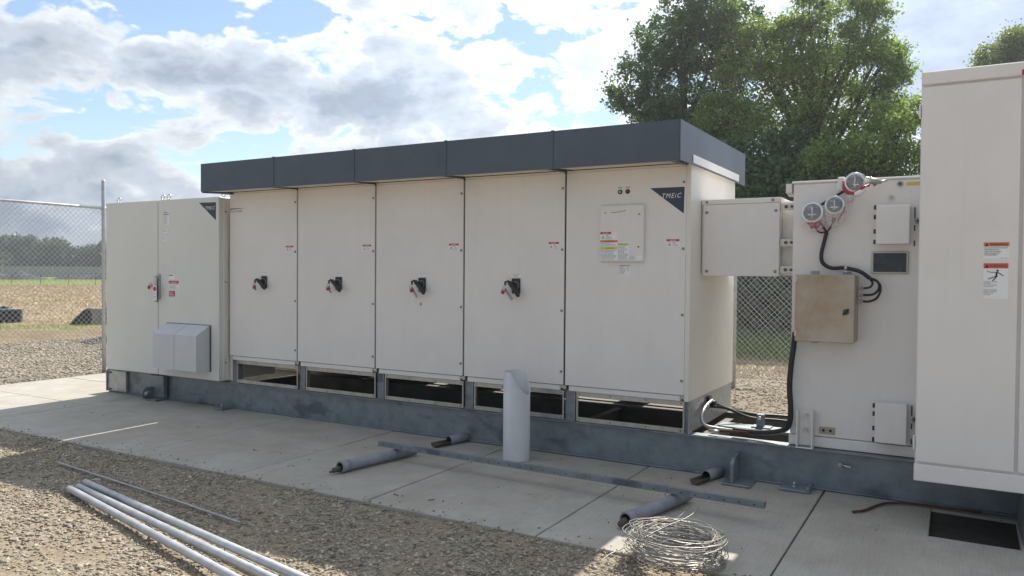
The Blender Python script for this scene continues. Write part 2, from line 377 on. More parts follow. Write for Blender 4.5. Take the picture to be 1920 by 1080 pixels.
# ---------------------------------------------------------------- ground
def gravel_z(x, y):
    edge = 0.032*np.exp(-np.maximum(-1.985-y, 0)/0.10)*(y < -1.9)
    return edge - 0.052 + 0.010*np.sin(1.7*x+0.6*y)*np.cos(1.3*y-0.4*x) + 0.008*np.sin(5.1*x+2)*np.sin(4.3*y+1)
def ground_material():
    mm = bpy.data.materials.new('field_ground'); mm.use_nodes = True; global nt; old = nt; nt = mm.node_tree
    b = nt.nodes['Principled BSDF']; b.inputs['Roughness'].default_value = 0.95; b.inputs['Specular IOR Level'].default_value = 0.15
    P = N('ShaderNodeTexCoord').outputs['Object']
    big = noise(P, 0.25, 5, 0.6); mid = noise(P, 2.5, 6, 0.65); sm = noise(P, 22, 5, 0.7)
    streak = noise(VM('MULTIPLY', P, (0.5, 1.2, 1)), 0.9, 6, 0.7)
    gravel = ramp(sm, [(0.30, (0.18, 0.15, 0.11)), (0.5, (0.29, 0.245, 0.185)), (0.68, (0.42, 0.37, 0.29))], 'LINEAR')
    gravel = mixc(M('MULTIPLY', ramp(mid, [(0.45, (0, 0, 0)), (0.65, (1, 1, 1))]), 0.5), gravel, (0.27, 0.215, 0.145))
    # a strip along the view: s grows away from the yard
    s = VM('DOT_PRODUCT', P, (-0.87, 0.5, 0), out=1)
    s = M('ADD', s, M('MULTIPLY', M('SUBTRACT', big, 0.5), 5.0)); s = M('ADD', s, M('MULTIPLY', M('SUBTRACT', mid, 0.5), 1.5))
    straw = ramp(streak, [(0.30, (0.17, 0.12, 0.07)), (0.5, (0.30, 0.225, 0.14)), (0.7, (0.42, 0.335, 0.22))], 'LINEAR')
    straw = mixc(M('MULTIPLY', ramp(noise(P, 6, 5, 0.7), [(0.4, (0, 0, 0)), (0.7, (1, 1, 1))]), 0.35), straw, (0.19, 0.14, 0.08))
    dirt = ramp(mid, [(0.3, (0.13, 0.095, 0.06)), (0.7, (0.31, 0.24, 0.15))], 'LINEAR')
    green = ramp(noise(P, 1.2, 6, 0.7), [(0.3, (0.12, 0.17, 0.035)), (0.7, (0.24, 0.27, 0.08))], 'LINEAR')
    weeds = mixc(ramp(mid, [(0.42, (0, 0, 0)), (0.6, (1, 1, 1))]), (0.28, 0.215, 0.13), (0.15, 0.17, 0.055))
    def step(a, b_):
        n = N('ShaderNodeMapRange', interpolation_type='SMOOTHSTEP'); L(s, n.inputs[0]); n.inputs[1].default_value = a; n.inputs[2].default_value = b_; return n.outputs[0]
    c = mixc(step(15.5, 17.5), gravel, dirt)
    c = mixc(step(19.3, 20.3), c, weeds); c = mixc(step(22.5, 23.6), c, straw)
    c = mixc(step(84, 92), c, green)
    # behind the yard
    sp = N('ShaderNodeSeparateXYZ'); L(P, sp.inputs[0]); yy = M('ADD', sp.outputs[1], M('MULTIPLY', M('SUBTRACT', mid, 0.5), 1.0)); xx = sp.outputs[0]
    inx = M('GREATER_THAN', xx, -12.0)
    f1 = M('MULTIPLY', M('GREATER_THAN', yy, 7.6), inx); c = mixc(f1, c, straw)
    f2 = M('MULTIPLY', M('GREATER_THAN', yy, 9.6), inx); c = mixc(f2, c, green)
    f3 = M('MULTIPLY', M('GREATER_THAN', yy, 14.3), inx); c = mixc(f3, c, (0.05, 0.045, 0.03))  # dark litter colour under the trees, with their shade painted in
    L(c, b.inputs['Base Color'])
    bn = N('ShaderNodeBump'); bn.inputs['Strength'].default_value = 0.8; bn.inputs['Distance'].default_value = 0.03
    L(noise(P, 14, 6, 0.7), bn.inputs['Height']); L(bn.outputs[0], b.inputs['Normal'])
    nt = old; return mm
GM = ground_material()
PX0, PX1, PY0, PY1 = -9.7, 6.6, -1.985, 2.98
def grid_sheet(name, xs, ys, zf, mt, hole=None):
    mb = MB(); X = len(xs); vs = [(x, y, float(zf(x, y))) for y in ys for x in xs]; fs = []
    for j in range(len(ys)-1):
        for i in range(X-1):
            cx = (xs[i]+xs[i+1])/2; cy = (ys[j]+ys[j+1])/2
            if hole and hole[0] < cx < hole[1] and hole[2] < cy < hole[3]: continue
            fs.append((j*X+i, j*X+i+1, (j+1)*X+i+1, (j+1)*X+i))
    mb.add(vs, fs, mt, True); return mb
def axis(a, b, step, extra):
    v = list(np.arange(a, b+1e-6, step)) + list(extra); return sorted(set(round(float(t), 4) for t in v))
hx = axis(-26, 10, 0.25, [-3000, -1200, -500, -220, -120, -70, -45, -34, 14, 22, 40, 90, 300, 1000, 3000, PX0+.04, PX1-.04])
hy = axis(-6.5, 16, 0.25, [-2.02, -2.06, -2.12, -2.18, -3000, -800, -200, -60, -20, -10, 20, 30, 50, 90, 160, 300, 700, 3000, PY0+.04, PY1-.04])
gz = lambda x, y: gravel_z(x, y) if (-30 < x < 12 and -9 < y < 17) else -0.09
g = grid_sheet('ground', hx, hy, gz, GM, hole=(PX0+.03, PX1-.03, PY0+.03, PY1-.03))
g.add([(1.70, -0.80, -0.055), (2.40, -0.80, -0.07), (2.40, 0.0, -0.022), (1.70, 0.0, -0.014)], [(0, 1, 2, 3)], DIRTY)
g.add([(PX0+.0, PY0+.0, -0.30), (PX1, PY0, -0.30), (PX1, PY1, -0.30), (PX0, PY1, -0.30)], [(0, 1, 2, 3)], DIRTY)
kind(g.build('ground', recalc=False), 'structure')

# concrete pad: slabs with open joints
pad = bpy.data.objects.new('concrete_pad', None); C.objects.link(pad); kind(pad, 'structure')
jx = [-9.7, -8.54, -7.17, -5.80, -4.44, -3.07, -1.71, -0.322, 1.079, 2.45, 3.82, 5.2, 6.6]
jy = [-1.985, -0.71, 0.52, 1.75, 2.98]
J = 0.006
for i in range(len(jx)-1):
    for j in range(len(jy)-1):
        dz = random.uniform(-0.0015, 0.0015); mb = MB()
        x0, x1, y0, y1 = jx[i]+J, jx[i+1]-J, jy[j]+J/2, jy[j+1]-J/2
        if j == 1 and abs(jx[i]-1.079) < .01:
            mb.box(x0, 1.80, y0, y1, -0.16, dz, CONC, 0.005); mb.box(1.8005, x1, -0.05, y1, -0.16, dz-0.0004, CONC, 0.005); mb.box(2.30, x1, y0, -0.0505, -0.16, dz-0.0008, CONC, 0.005)
            mb.box(1.8005, 2.2995, y0, y0+0.02, -0.16, dz-0.001, CONC, 0.003)
        elif j == 1 and jx[i] < -7.2 and False: pass
        else: mb.box(x0, x1, y0, y1, -0.16, dz, CONC, 0.005)
        mb.build('slab', pad)
# specks lying on the pad
mb = MB()
for k in range(110):
    x = random.uniform(-7.5, 2.6); y = random.uniform(-1.95, -0.05); r = random.choice([.003, .004, .005, .006])
    a = random.uniform(0, 6.28); mb.disc((x, y, 0.002), r, (0, 0, 1), r*0.8, INK if random.random() < .4 else WOOD, 6, r*0.5)
for (x, y) in ((-2.9, -1.55), (-1.6, -1.75), (-3.6, -1.3), (-6.6, -1.0), (-1.35, -1.72), (-4.9, -0.9)):
    for q in range(4):
        xx, yy = x+random.uniform(-.05, .05), y+random.uniform(-.03, .03)
        mb.prism([(xx, 0.002), (xx+.012, 0.004), (xx+.02, 0.002)], yy, yy+.01, WOOD)
o = mb.build('leaf_litter'); kind(o, 'stuff'); tag(o, 'scattered grit and dry leaf bits on the concrete pad', 'debris')

# ---------------------------------------------------------------- gravel stones
def stones(name, pts, size, mt, seed, flat=0.55):
    rng = np.random.default_rng(seed); n = len(pts)
    base = np.array([(1, 0, 0), (-1, 0, 0), (0, 1, 0), (0, -1, 0), (0, 0, 1), (0, 0, -1)], float)
    tri = np.array([(0, 2, 4), (2, 1, 4), (1, 3, 4), (3, 0, 4), (2, 0, 5), (1, 2, 5), (3, 1, 5), (0, 3, 5)])
    v = np.repeat(base[None], n, 0) * rng.uniform(0.6, 1.25, (n, 6, 1)); v += rng.uniform(-.3, .3, (n, 6, 3))
    v[:, :, 2] *= flat; v[:, :, 0] *= rng.uniform(.8, 1.5, (n, 1))
    a = rng.uniform(0, 2*np.pi, n); ti = rng.normal(0, .35, n)
    ca, sa = np.cos(a)[:, None], np.sin(a)[:, None]; ct, st = np.cos(ti)[:, None], np.sin(ti)[:, None]
    x = v[:, :, 0]*ct - v[:, :, 2]*st; z = v[:, :, 0]*st + v[:, :, 2]*ct; y = v[:, :, 1]
    v = np.stack([x*ca-y*sa, x*sa+y*ca, z], -1) * size[:, None, None] + pts[:, None, :]
    f = (tri[None]+np.arange(n)[:, None, None]*6).reshape(-1, 3)
    tint = np.repeat(np.clip(rng.normal(.5, .25, n), 0, 1), 8)
    return fast_mesh(name, v.reshape(-1, 3), f, [mt], tint, n=3)
def scatter(n, x0, x1, y0, y1, seed, s0, s1, cond=None, patch=0.72):
    rng = np.random.default_rng(seed); x = rng.uniform(x0, x1, n); y = rng.uniform(y0, y1, n)
    w = 0.5+0.3*np.sin(2.3*x+1.1*np.sin(1.9*y))*np.sin(2.9*y+1.3*np.sin(1.2*x+2))+0.3*np.sin(7.3*x+2*np.sin(3.1*y))*np.sin(6.1*y+2*np.sin(4.2*x)); k = rng.uniform(0, 1, n) < (1-patch)+patch*w
    if cond is not None: k &= cond(x, y)
    x, y = x[k], y[k]; sz = s0+(s1-s0)*rng.power(0.45, len(x)); z = gravel_z(x, y)+sz*0.15
    return np.stack([x, y, z], -1), sz
p, s = scatter(66000, -7.2, 2.2, -3.9, -1.965, 1, 0.005, 0.018); kind(tag(stones('gravel', p, s, STONE, 3), 'coarse tan crushed stone along the front edge of the pad', 'gravel'), 'stuff')
p, s = scatter(3000, -7.2, 2.2, -3.9, -1.99, 5, 0.013, 0.030); kind(tag(stones('large_gravel', p, s, STONE, 4), 'larger pale stones lying loose among the crushed stone', 'gravel'), 'stuff')
p, s = scatter(30000, -16.5, -9.72, -2.5, 8.0, 8, 0.014, 0.036, cond=lambda x, y: (-0.87*x+0.5*y) < 17.2); kind(tag(stones('far_gravel', p, s, STONE, 6), 'pale crushed stone beyond the chain link fence on the left', 'gravel'), 'stuff')
p, s = scatter(16000, -5, 2.0, 2.99, 7.8, 9, 0.012, 0.03); kind(tag(stones('rear_gravel', p, s, STONE, 7), 'crushed stone behind the skid seen through the gap', 'gravel'), 'stuff')
rng = np.random.default_rng(12); n = 5200; r = rng.power(0.7, n)*1.35; a = rng.uniform(0, 6.283, n)
hx_, hy_ = -15.0, 5.7; xx = hx_+.8*r*np.cos(a); yy = hy_+1.6*r*np.sin(a)*0.8
p = np.stack([xx, yy, -0.05+0.34*np.clip(1-r/1.35, 0, 1)**1.2+rng.uniform(0, .02, n)], -1)
hp = kind(tag(stones('gravel_heap', p, rng.uniform(.015, .04, n), STONEG, 9), 'low grey gravel heap behind the left fence post', 'gravel heap'), 'stuff')

sp_n = 240; rg = np.random.default_rng(77); yy_ = -1.985+rg.power(0.25, sp_n)*0.16; pts_ = np.stack([rg.uniform(-7, 2, sp_n), -1.975+(yy_+1.985)*0.9, np.full(sp_n, .004)], -1)
kind(tag(stones('spilled_stones', pts_, rg.uniform(.004, .011, sp_n), STONE, 78), 'small stones kicked up onto the front edge of the concrete', 'gravel'), 'stuff')
# grass and straw
def blades(name, n, x0, x1, y0, y1, h0, h1, w, mt, seed, lean=0.4, cond=None, z=-0.08):
    rng = np.random.default_rng(seed); x = rng.uniform(x0, x1, n); y = rng.uniform(y0, y1, n)
    if cond is not None: k = cond(x, y); x, y = x[k], y[k]; n = len(x)
    a = rng.uniform(0, 6.283, n); h = rng.uniform(h0, h1, n); wx, wy = np.cos(a)*w, np.sin(a)*w
    lx, ly = rng.normal(0, lean, n)*h, rng.normal(0, lean, n)*h; zz = np.full(n, z)
    v = np.stack([np.stack([x-wx, y-wy, zz], -1), np.stack([x+wx, y+wy, zz], -1), np.stack([x+lx, y+ly, zz+h], -1)], 1)
    return fast_mesh(name, v.reshape(-1, 3), np.arange(n*3).reshape(-1, 3), [mt], rng.uniform(0, 1, n), n=3)
kind(tag(blades('grass', 26000, -7, 4, 9.3, 14.8, .12, .38, .012, GRASS, 1, cond=lambda x, y: np.random.default_rng(2).uniform(0, 1, len(x)) < np.clip((y-9.0)/1.5, .1, 1)), 'rough green grass behind the rear chain link fence', 'grass'), 'stuff')
kind(tag(blades('straw', 26000, -6, 3, 6.6, 10.2, .03, .10, .006, STRAW, 3, lean=1.6), 'pale straw mulch between the rear gravel and the grass', 'straw'), 'stuff')
kind(tag(blades('weed_strip', 14000, -27, -14, -4, 16, .05, .2, .01, GRASS, 5, cond=lambda x, y: (np.abs(-0.87*x+0.5*y-21.6+0.5*np.sin(y*1.3)) < 0.8)), 'thin weeds along the near edge of the bare field', 'weeds'), 'stuff')
kind(tag(blades('field_stubble', 60000, -85, -18, -20, 60, .03, .13, .03, STRAW, 6, lean=1.5, cond=lambda x, y: (-0.87*x+0.5*y > 22.5) & (-0.87*x+0.5*y < 86)), 'dry straw stubble across the bare tan field', 'stubble'), 'stuff')

# ---------------------------------------------------------------- skid frame
sk = thing('skid_frame', (-2.3, 0.5, 0), 'long blue-grey galvanised steel skid carrying all the white cabinets', 'skid frame')
mb = MB()
mb.box(-7.9, 3.3, 0.065, 0.075, 0.0165, 0.2985, GALV); mb.box(-7.9, 3.3, 0.02, 0.16, 0.299, 0.313, GALV, 0.003); mb.box(-7.9, 3.3, 0.035, 0.16, 0.004, 0.016, GALV, 0.003)
part(mb, 'front_beam', sk)
mb = MB(); mb.box(-7.9, 3.3, 1.30, 1.31, 0.0165, 0.2985, DULL); mb.box(-7.9, 3.3, 1.24, 1.36, 0.299, 0.313, DULL, 0.003); mb.box(-7.9, 3.3, 1.24, 1.36, 0.004, 0.016, GALV, 0.003)
part(mb, 'rear_beam', sk)
mb = MB(); mb.box(-5.44, -0.05, 1.04, 1.16, 0.300, 0.3125, DULL, .002); mb.box(-5.44, -0.05, 1.05, 1.06, 0.004, 0.2995, DULL); part(mb, 'inner_rail', sk)
for x in (-5.45, -1.0, 0.10, 0.84, 2.2):
    mb = MB(); mb.box(x, x+0.008, 0.165, 1.045, 0.03, 0.28, DULL); mb.box(x-0.03, x+0.04, 0.165, 1.045, 0.2805, 0.293, DULL); part(mb, 'cross_member', sk)
mb = MB(); mb.box(-7.90, -7.888, 0.0, 1.3, 0.018, 0.297, GALVL, 0.002); mb.box(-7.886, -7.50, 0.022, 0.064, 0.020, 0.296, GALVL, 0.006)
mb.box(-7.86, -7.80, 0.0205, 0.023, 0.255, 0.275, DARK); mb.box(-7.86, -7.80, 0.0205, 0.023, 0.035, 0.055, DARK)
part(mb, 'end_plate', sk)
def lug(x):
    mb = MB()
    mb.box(x-0.06, x+0.16, -0.21, 0.03, 0.003, 0.018, GALV, 0.004)
    poly = [(0.03, 0.018), (0.03, 0.225), (-0.11, 0.205), (-0.175, 0.165), (-0.175, 0.018)]
    mb.xprism(poly, x, x+0.028, GALV)
    return part(mb, 'lifting_lug', sk)
lug(0.42)
mb = MB(); mb.box(-6.93, -6.68, -0.02, 0.05, 0.02, 0.31, GALV, 0.01)
mb.disc((-6.90, -0.10, 0.085), 0.075, (1, 0, 0), 0.03, GALV, 16); mb.disc((-6.905, -0.10, 0.085), 0.03, (1, 0, 0), 0.04, CHROME, 12)
mb.box(-6.91, -6.88, -0.10, 0.05, 0.01, 0.155, GALV); mb.box(-6.86, -6.66, -0.14, 0.03, 0.003, 0.02, GALV, 0.004)
mb.disc((-6.845, -0.155, 0.085), 0.022, (0, 1, 0), 0.05, GALVL, 12); part(mb, 'lifting_lug', sk)
for x, l in ((-5.62, 0.16), (0.78, 0.22)):
    mb = MB(); mb.box(x, x+l, -0.13, 0.03, 0.003, 0.022, GALV, 0.004); mb.box(x+l-0.03, x+l, -0.13, 0.03, 0.0225, 0.05, GALV, 0.003)
    mb.disc((x+l*0.45, -0.06, 0.022), 0.018, (0, 0, 1), 0.012, CHROME, 6); mb.disc((x+l*0.45, -0.06, 0.034), 0.008, (0, 0, 1), 0.03, CHROME, 8); part(mb, 'anchor_clip', sk)
# bolt projecting from the beam face and an outrigger box under the right cabinet
mb = MB(); mb.disc((1.19, 0.062, 0.215), 0.016, (0, -1, 0), 0.03, CHROME, 6); mb.tube([(1.19, 0.04, 0.215), (1.27, 0.01, 0.208)], 0.009, CHROME, 8); part(mb, 'bolt', sk)
mb = MB(); mb.box(2.31, 2.45, -0.62, 0.015, 0.004, 0.29, GALV, 0.006); part(mb, 'outrigger', sk)
for x in (-4.32, -3.22, -2.12, -1.06, -0.03, 0.93):
    mb = MB(); mb.box(x-0.05, x+0.05, 0.012, 0.062, 0.3135, 0.322, GALV, 0.002); part(mb, 'shim_plate', sk)

# ---------------------------------------------------------------- shared fittings
def door_bolt(x, y, z, th, parent, r=0.011):
    global BOLTME
    mb = MB(); mb.disc((0, 0, 0), r, (0, -1, 0), 0.006, BOLT, 10); mb.disc((0, -0.006, 0), r*0.45, (0, -1, 0), 0.004, CHROME, 8)
    o = mb.build('bolt', parent); BOLTME.setdefault(r, o.data)
    if o.data is not BOLTME[r]: me = o.data; o.data = BOLTME[r]; bpy.data.meshes.remove(me)
    o.location = Vector((x, y, z))-Vector(th.location); return o
BOLTME = {}
def tri_sign(mb, x, y, z, s, mt=YELLOW):
    mb.prism([(x, z), (x+s, z), (x+s/2, z+s*0.88)], y-0.0008, y, INK)
    mb.prism([(x+s*.16, z+s*.08), (x+s*.84, z+s*.08), (x+s/2, z+s*0.68)], y-0.0016, y-0.0009, mt)
    mb.box(x+s*.46, x+s*.54, y-0.0022, y-0.0017, z+s*.18, z+s*.5, INK)
def danger_label(x0, x1, z1, y, th, parent, hh=0.065):
    mb = MB(); w = x1-x0
    mb.box(x0, x1, y-0.0015, y-0.0002, z1-hh, z1, PRINTW); mb.box(x0, x1, y-0.003, y-0.0016, z1-hh*0.27, z1, RED)
    mb.text('DANGER', x0+w*.25, y-0.0036, z1-hh*.22, hh*.16, PRINTW, width=w*.5, bold=.01)
    tri_sign(mb, x0+w*.08, y-0.0018, z1-hh*.82, w*.28, PRINTW)
    for i, t in enumerate(('High', 'Voltage', 'Keep out')): mb.text(t, x0+w*.48, y-0.002, z1-hh*(.46+.22*i), hh*.13, INK)
    return part(mb, 'warning_label', th, parent)
def lines(mb, x0, x1, y, z1, z0, n, mt=GREYINK, seed=0):
    r_ = random.Random(seed); h = (z1-z0)/n
    for i in range(n):
        x = x0
        end = x0+(x1-x0)*r_.uniform(.6, 1)
        while x < end-0.004:
            w = min(r_.uniform(.006, .02), end-x); mb.box(x, x+w, y-0.0006, y, z1-h*(i+.7), z1-h*(i+.35), mt); x += w+0.004
def rotary(x, z, y, th, parent, swing=0.0):
    mb = MB()
    mb.box(x-0.004, x+0.086, y-0.014, y-0.0005, z-0.10, z+0.04, BLACK, 0.006)
    mb.disc((x+0.038, y-0.0145, z-0.025), 0.039, (0, -1, 0), 0.006, ALU, 20); mb.disc((x+0.038, y-0.021, z-0.025), 0.034, (0, -1, 0), 0.028, BLACK, 20, 0.03)
    T = Matrix.Translation((x+0.03, y-0.06, z-0.03)) @ Matrix.Rotation(math.radians(38+swing), 4, 'Y')
    mb.box(-0.055, 0.115, -0.018, 0.014, -0.021, 0.021, BLACK, 0.012, T); mb.box(0.05, 0.125, -0.030, 0.004, -0.016, 0.016, BLACK, 0.010, T)
    mb.tube([T @ Vector((-0.06, 0, 0.0)), T @ Vector((-0.075, 0, -0.035)), T @ Vector((-0.05, 0, -0.05))], 0.010, BLACK, 8)
    return part(mb, 'rotary_handle', th, parent)
padlocks = []
def padlock(x, y, z, label, lean=0.3, tagl=0.10, tag_lean=0.5, s=1.0):
    s *= .82; t = thing('padlock', (x, y, z), label, 'padlock', 'red padlocks on the cabinet doors')
    mb = MB(); T = Matrix.Rotation(lean, 4, 'Y')
    mb.box(-0.019*s, 0.019*s, -0.009, 0.009, -0.062*s, -0.022*s, REDP, 0.004, T); mb.build('lock_body', t)
    mb = MB(); pts = [T @ Vector(q) for q in ((-0.012, 0, -0.021), (-0.012, 0, 0.012), (-0.007, 0, 0.022), (0.007, 0, 0.022), (0.012, 0, 0.012), (0.012, 0, -0.021))]
    mb.tube(pts, 0.0035, CHROME, 8); mb.build('shackle', t)
    mb = MB(); T = Matrix.Rotation(-tag_lean, 4, 'Y'); mb.box(-0.014, 0.014, 0.012, 0.015, -tagl-0.02, 0.0, TAGM, 0.001, T); mb.build('tag', t)
    return t

# ---------------------------------------------------------------- inverter cabinet
inv = thing('inverter_cabinet', (-2.75, 0.7, 0.32), 'long white five-door inverter cabinet under a charcoal roof canopy', 'electrical cabinet')
SEAM = [-5.490, -4.393, -3.284, -2.190, -1.108, 0.0]
mb = MB(); mb.box(-5.475, -0.01, 0.034, 1.33, 0.60, 2.545, SEAL, 0.004); mb.box(-5.470, -0.012, 0.022, 0.0335, 0.62, 2.53, DARK)
part(mb, 'body', inv)
mb = MB(); mb.box(-0.0095, 0.03, 0.002, 1.42, 0.585, 2.548, IVORY, 0.004); part(mb, 'side_panel', inv)
mb = MB(); mb.box(0.0665, 0.072, -0.08, 1.40, 2.535, 2.603, WHITE, 0.002); mb.box(0.0305, 0.066, -0.075, 1.40, 2.530, 2.5495, WHITE, 0.002); part(mb, 'roof_flashing', inv)
mb = MB(); mb.box(-5.478, -0.012, 0.02, 1.33, 2.546, 2.556, SEAL, 0.003); part(mb, 'top_rail', inv)
HANDLES = [(-4.965, 1.535), (-3.842, 1.537), (-2.742, 1.540), (-1.668, 1.545)]
LBL = [(-4.568, -4.453, 1.914), (-3.455, -3.341, 1.915), (-2.363, -2.251, 1.914), (-1.273, -1.171, 1.916), (-0.171, -0.062, 1.927)]
for i in range(5):
    x0, x1 = SEAM[i]+0.008, SEAM[i+1]-0.010
    mb = MB(); mb.box(x0, x1, 0.0, 0.021, 0.637, 2.525, WHITE, 0.003)
    mb.box(x0+0.003, x1-0.003, -0.0005, 0.003, 2.526, 2.545, IVORY, 0.001)
    dr = part(mb, 'door', inv)
    for z in (2.395, 1.848, 1.302, 0.756): door_bolt(x1-0.02, 0, z, inv, dr)
    danger_label(LBL[i][0], LBL[i][1], LBL[i][2], 0, inv, dr)
    mb = MB(); mb.box(x0+0.035, x1-0.03, 0.008, 0.033, 0.587, 0.632, WHITE, 0.003); part(mb, 'sill_strip', inv)
    mb = MB(); mb.box(x1-0.035, x1+0.03, 0.004, 0.0075, 0.600, 0.634, ALU, 0.002); mb.disc((x1-0.012, 0.004, 0.602), 0.008, (0, -1, 0), 0.008, BOLT, 8); part(mb, 'hinge_bracket', inv)
    mb = MB(); mb.box(SEAM[i+1]-0.045, SEAM[i+1]+0.035, -0.012, 0.03, 2.548, 2.562, GALV, 0.002); part(mb, 'roof_clip', inv)
    if i < 4:
        hx0, hz0 = HANDLES[i]; rotary(hx0+0.02, hz0, 0, inv, dr, swing=(0, 4, 8, 12)[i])
        mb = MB(); mb.box(hx0-0.0, hx0+0.11, -0.001, 0, hz0+0.055, hz0+0.085, PRINTW); mb.text('DC DISCONNECT', hx0+0.005, -0.0016, hz0+0.073, 0.010, GREYINK, width=0.10); mb.box(hx0+.03, hx0+.08, -0.0018, -0.0011, hz0+.058, hz0+.068, YELLOW if i == 3 else PRINTW); part(mb, 'name_label', inv, dr)
    if i == 0:
        mb = MB(); mb.prism([(-5.474, 2.358), (-5.474, 2.346), (-5.36, 2.351), (-5.20, 2.359)], -0.001, 0, INK)
        mb.text('SOLAR WARE', -5.474, -0.001, 2.312, 0.024, GREYINK, width=0.20, bold=.01); part(mb, 'lettering', inv, dr)
    if i == 2:
        mb = MB(); mb.prism([(-2.70, 1.345), (-2.672, 1.317), (-2.70, 1.289), (-2.728, 1.317)], -0.001, 0, PRINTW); mb.box(-2.704, -2.696, -.0018, -.0011, 1.30, 1.335, INK); mb.box(-2.715, -2.685, -.0018, -.0011, 1.314, 1.321, INK); part(mb, 'sticker', inv, dr)
    if i == 4:
        mb = MB(); mb.prism([(-0.321, 2.357), (-0.023, 2.356), (-0.028, 2.135)], -0.0015, 0, NAVY)
        mb.prism([(-0.333, 2.361), (-0.019, 2.360), (-0.023, 2.126)], -0.0005, 0.0, PRINTW)
        mb.text('TMEiC', -0.213, -0.0022, 2.268, 0.040, PRINTW, width=0.165, shear=.3, bold=.0); part(mb, 'logo_plate', inv, dr)
        for x, mt in ((-0.589, GREENP), (-0.520, REDP)):
            mb = MB(); mb.disc((x, 0, 2.338), 0.020, (0, -1, 0), 0.008, BLACK, 16); mb.disc((x, -0.008, 2.338), 0.011, (0, -1, 0), 0.006, mt, 12, 0.008); mb.box(x-.02, x+.02, -.001, 0, 2.372, 2.378, GREYINK); part(mb, 'indicator_lamp', inv, dr)
        mb = MB(); X0, X1, Z0, Z1 = -0.762, -0.362, 1.740, 2.225
        mb.box(X0, X1, -0.038, -0.0005, Z0, Z1, WHITE, 0.008)
        Y = -0.0385
        mb.box(X0+.05, X0+.06, Y-.002, Y, 2.155, 2.165, INK); mb.box(X1-.045, X1-.03, Y-.002, Y, 2.135, 2.145, INK); mb.box(X1-.05, X1-.035, Y-.002, Y, 1.86, 1.87, INK)
        mb.tube([(X0+.11, Y-.001, 2.160), (X0+.17, Y-.001, 2.163), (X0+.24, Y-.001, 2.175)], 0.0022, GREYINK, 5)
        # stickers on the document box
        mb.box(-.752, -.592, Y-.0008, Y-.0001, 1.752, 1.995, PRINTW); mb.box(-.590, -.490, Y-.0007, Y-.0001, 1.752, 1.905, PRINTW); mb.box(-.488, -.375, Y-.0006, Y-.0001, 1.752, 1.79, PRINTW)
        mb.box(-.752, -.652, Y-.0018, Y-.0009, 1.976, 1.995, RED); mb.text('DANGER', -.73, Y-.0022, 1.980, 0.011, PRINTW, width=.055)
        tri_sign(mb, -.742, Y-.001, 1.937, .030, PRINTW)
        for i2, t in enumerate(('High', 'Voltage', 'Keep out')): mb.text(t, -.70, Y-.0012, 1.960-.014*i2, .010, INK)
        mb.box(-.752, -.592, Y-.0018, Y-.0009, 1.905, 1.925, ORANGE); mb.text('WARNING', -.71, Y-.0022, 1.909, 0.012, INK, width=.08)
        lines(mb, -.748, -.60, Y-.0009, 1.902, 1.87, 3, GREYINK, 1)
        mb.box(-.752, -.592, Y-.0018, Y-.0009, 1.845, 1.866, YELLOW); mb.text('CAUTION', -.70, Y-.0022, 1.849, 0.013, INK, width=.07)
        lines(mb, -.748, -.60, Y-.0009, 1.842, 1.756, 8, GREYINK, 2)
        mb.box(-.588, -.492, Y-.0018, Y-.0009, 1.880, 1.896, YELLOW); mb.text('WARNING', -.57, Y-.0022, 1.883, 0.009, INK, width=.06); mb.box(-.588, -.574, Y-.0021, Y-.0019, 1.880, 1.896, ORANGE)
        lines(mb, -.585, -.495, Y-.0009, 1.876, 1.756, 11, GREYINK, 3); lines(mb, -.484, -.41, Y-.0009, 1.788, 1.756, 4, GREYINK, 4)
        part(mb, 'document_box', inv, dr)
        mb = MB(); mb.box(-.590, -.488, -.0012, 0, 1.617, 1.712, PRINTW); lines(mb, -.586, -.53, -.0013, 1.708, 1.63, 7, GREYINK, 6); lines(mb, -.522, -.492, -.0013, 1.70, 1.66, 3, GREYINK, 7); mb.box(-.586, -.49, -.0018, -.0013, 1.705, 1.709, INK); part(mb, 'rating_plate', inv, dr)
# base: posts and screened vent frames
for i, x in enumerate(SEAM):
    mb = MB()
    a, b = (x+0.0, x+0.112) if i == 0 else ((x-0.002, x+0.098) if i < 5 else (-0.028, 0.032))
    mb.box(a, b, 0.040, 0.046, 0.314, 0.586, GALV); mb.box(a, a+0.006, 0.0405, 0.10, 0.3145, 0.585, GALV); mb.box(b-0.006, b, 0.020, 0.10, 0.315, 0.5845, GALVL)
    part(mb, 'support_post', inv)
for i in range(5):
    x0 = SEAM[i]+0.116; x1 = SEAM[i+1]-0.008; mb = MB()
    mb.box(x0, x1, 0.018, 0.024, 0.545, 0.585, ALU, 0.001); mb.box(x0, x1, 0.018, 0.024, 0.322, 0.360, ALU, 0.001)
    mb.box(x0, x0+0.014, 0.0165, 0.025, 0.3605, 0.5445, ALU, 0.001); mb.box(x1-0.014, x1, 0.0165, 0.025, 0.3605, 0.5445, ALU, 0.001)
    for q in (0.03, 0.33, 0.66, 0.97):
        for z in (0.568, 0.340): mb.disc((x0+(x1-x0)*q, 0.018, z), 0.006, (0, -1, 0), 0.004, BOLT, 6)
    part(mb, 'vent_frame', inv)
mb = MB(); mb.box(-5.475, 0.0, 0.026, 1.33, 0.587, 0.599, DULL); part(mb, 'floor_pan', inv)
for i, q in enumerate((1.0, .86, .70, .50, .30)):  # added blockers: trim the sun streaks per bay and darken the space below
    w_ = SEAM[i+1]-SEAM[i]; mb = MB(); mb.box(SEAM[i]+(.004 if i else -1.6), SEAM[i]+w_*q-.004, 1.322, 1.328, 0.3135, 0.586, DULL); part(mb, 'rear_sun_blocker', inv)
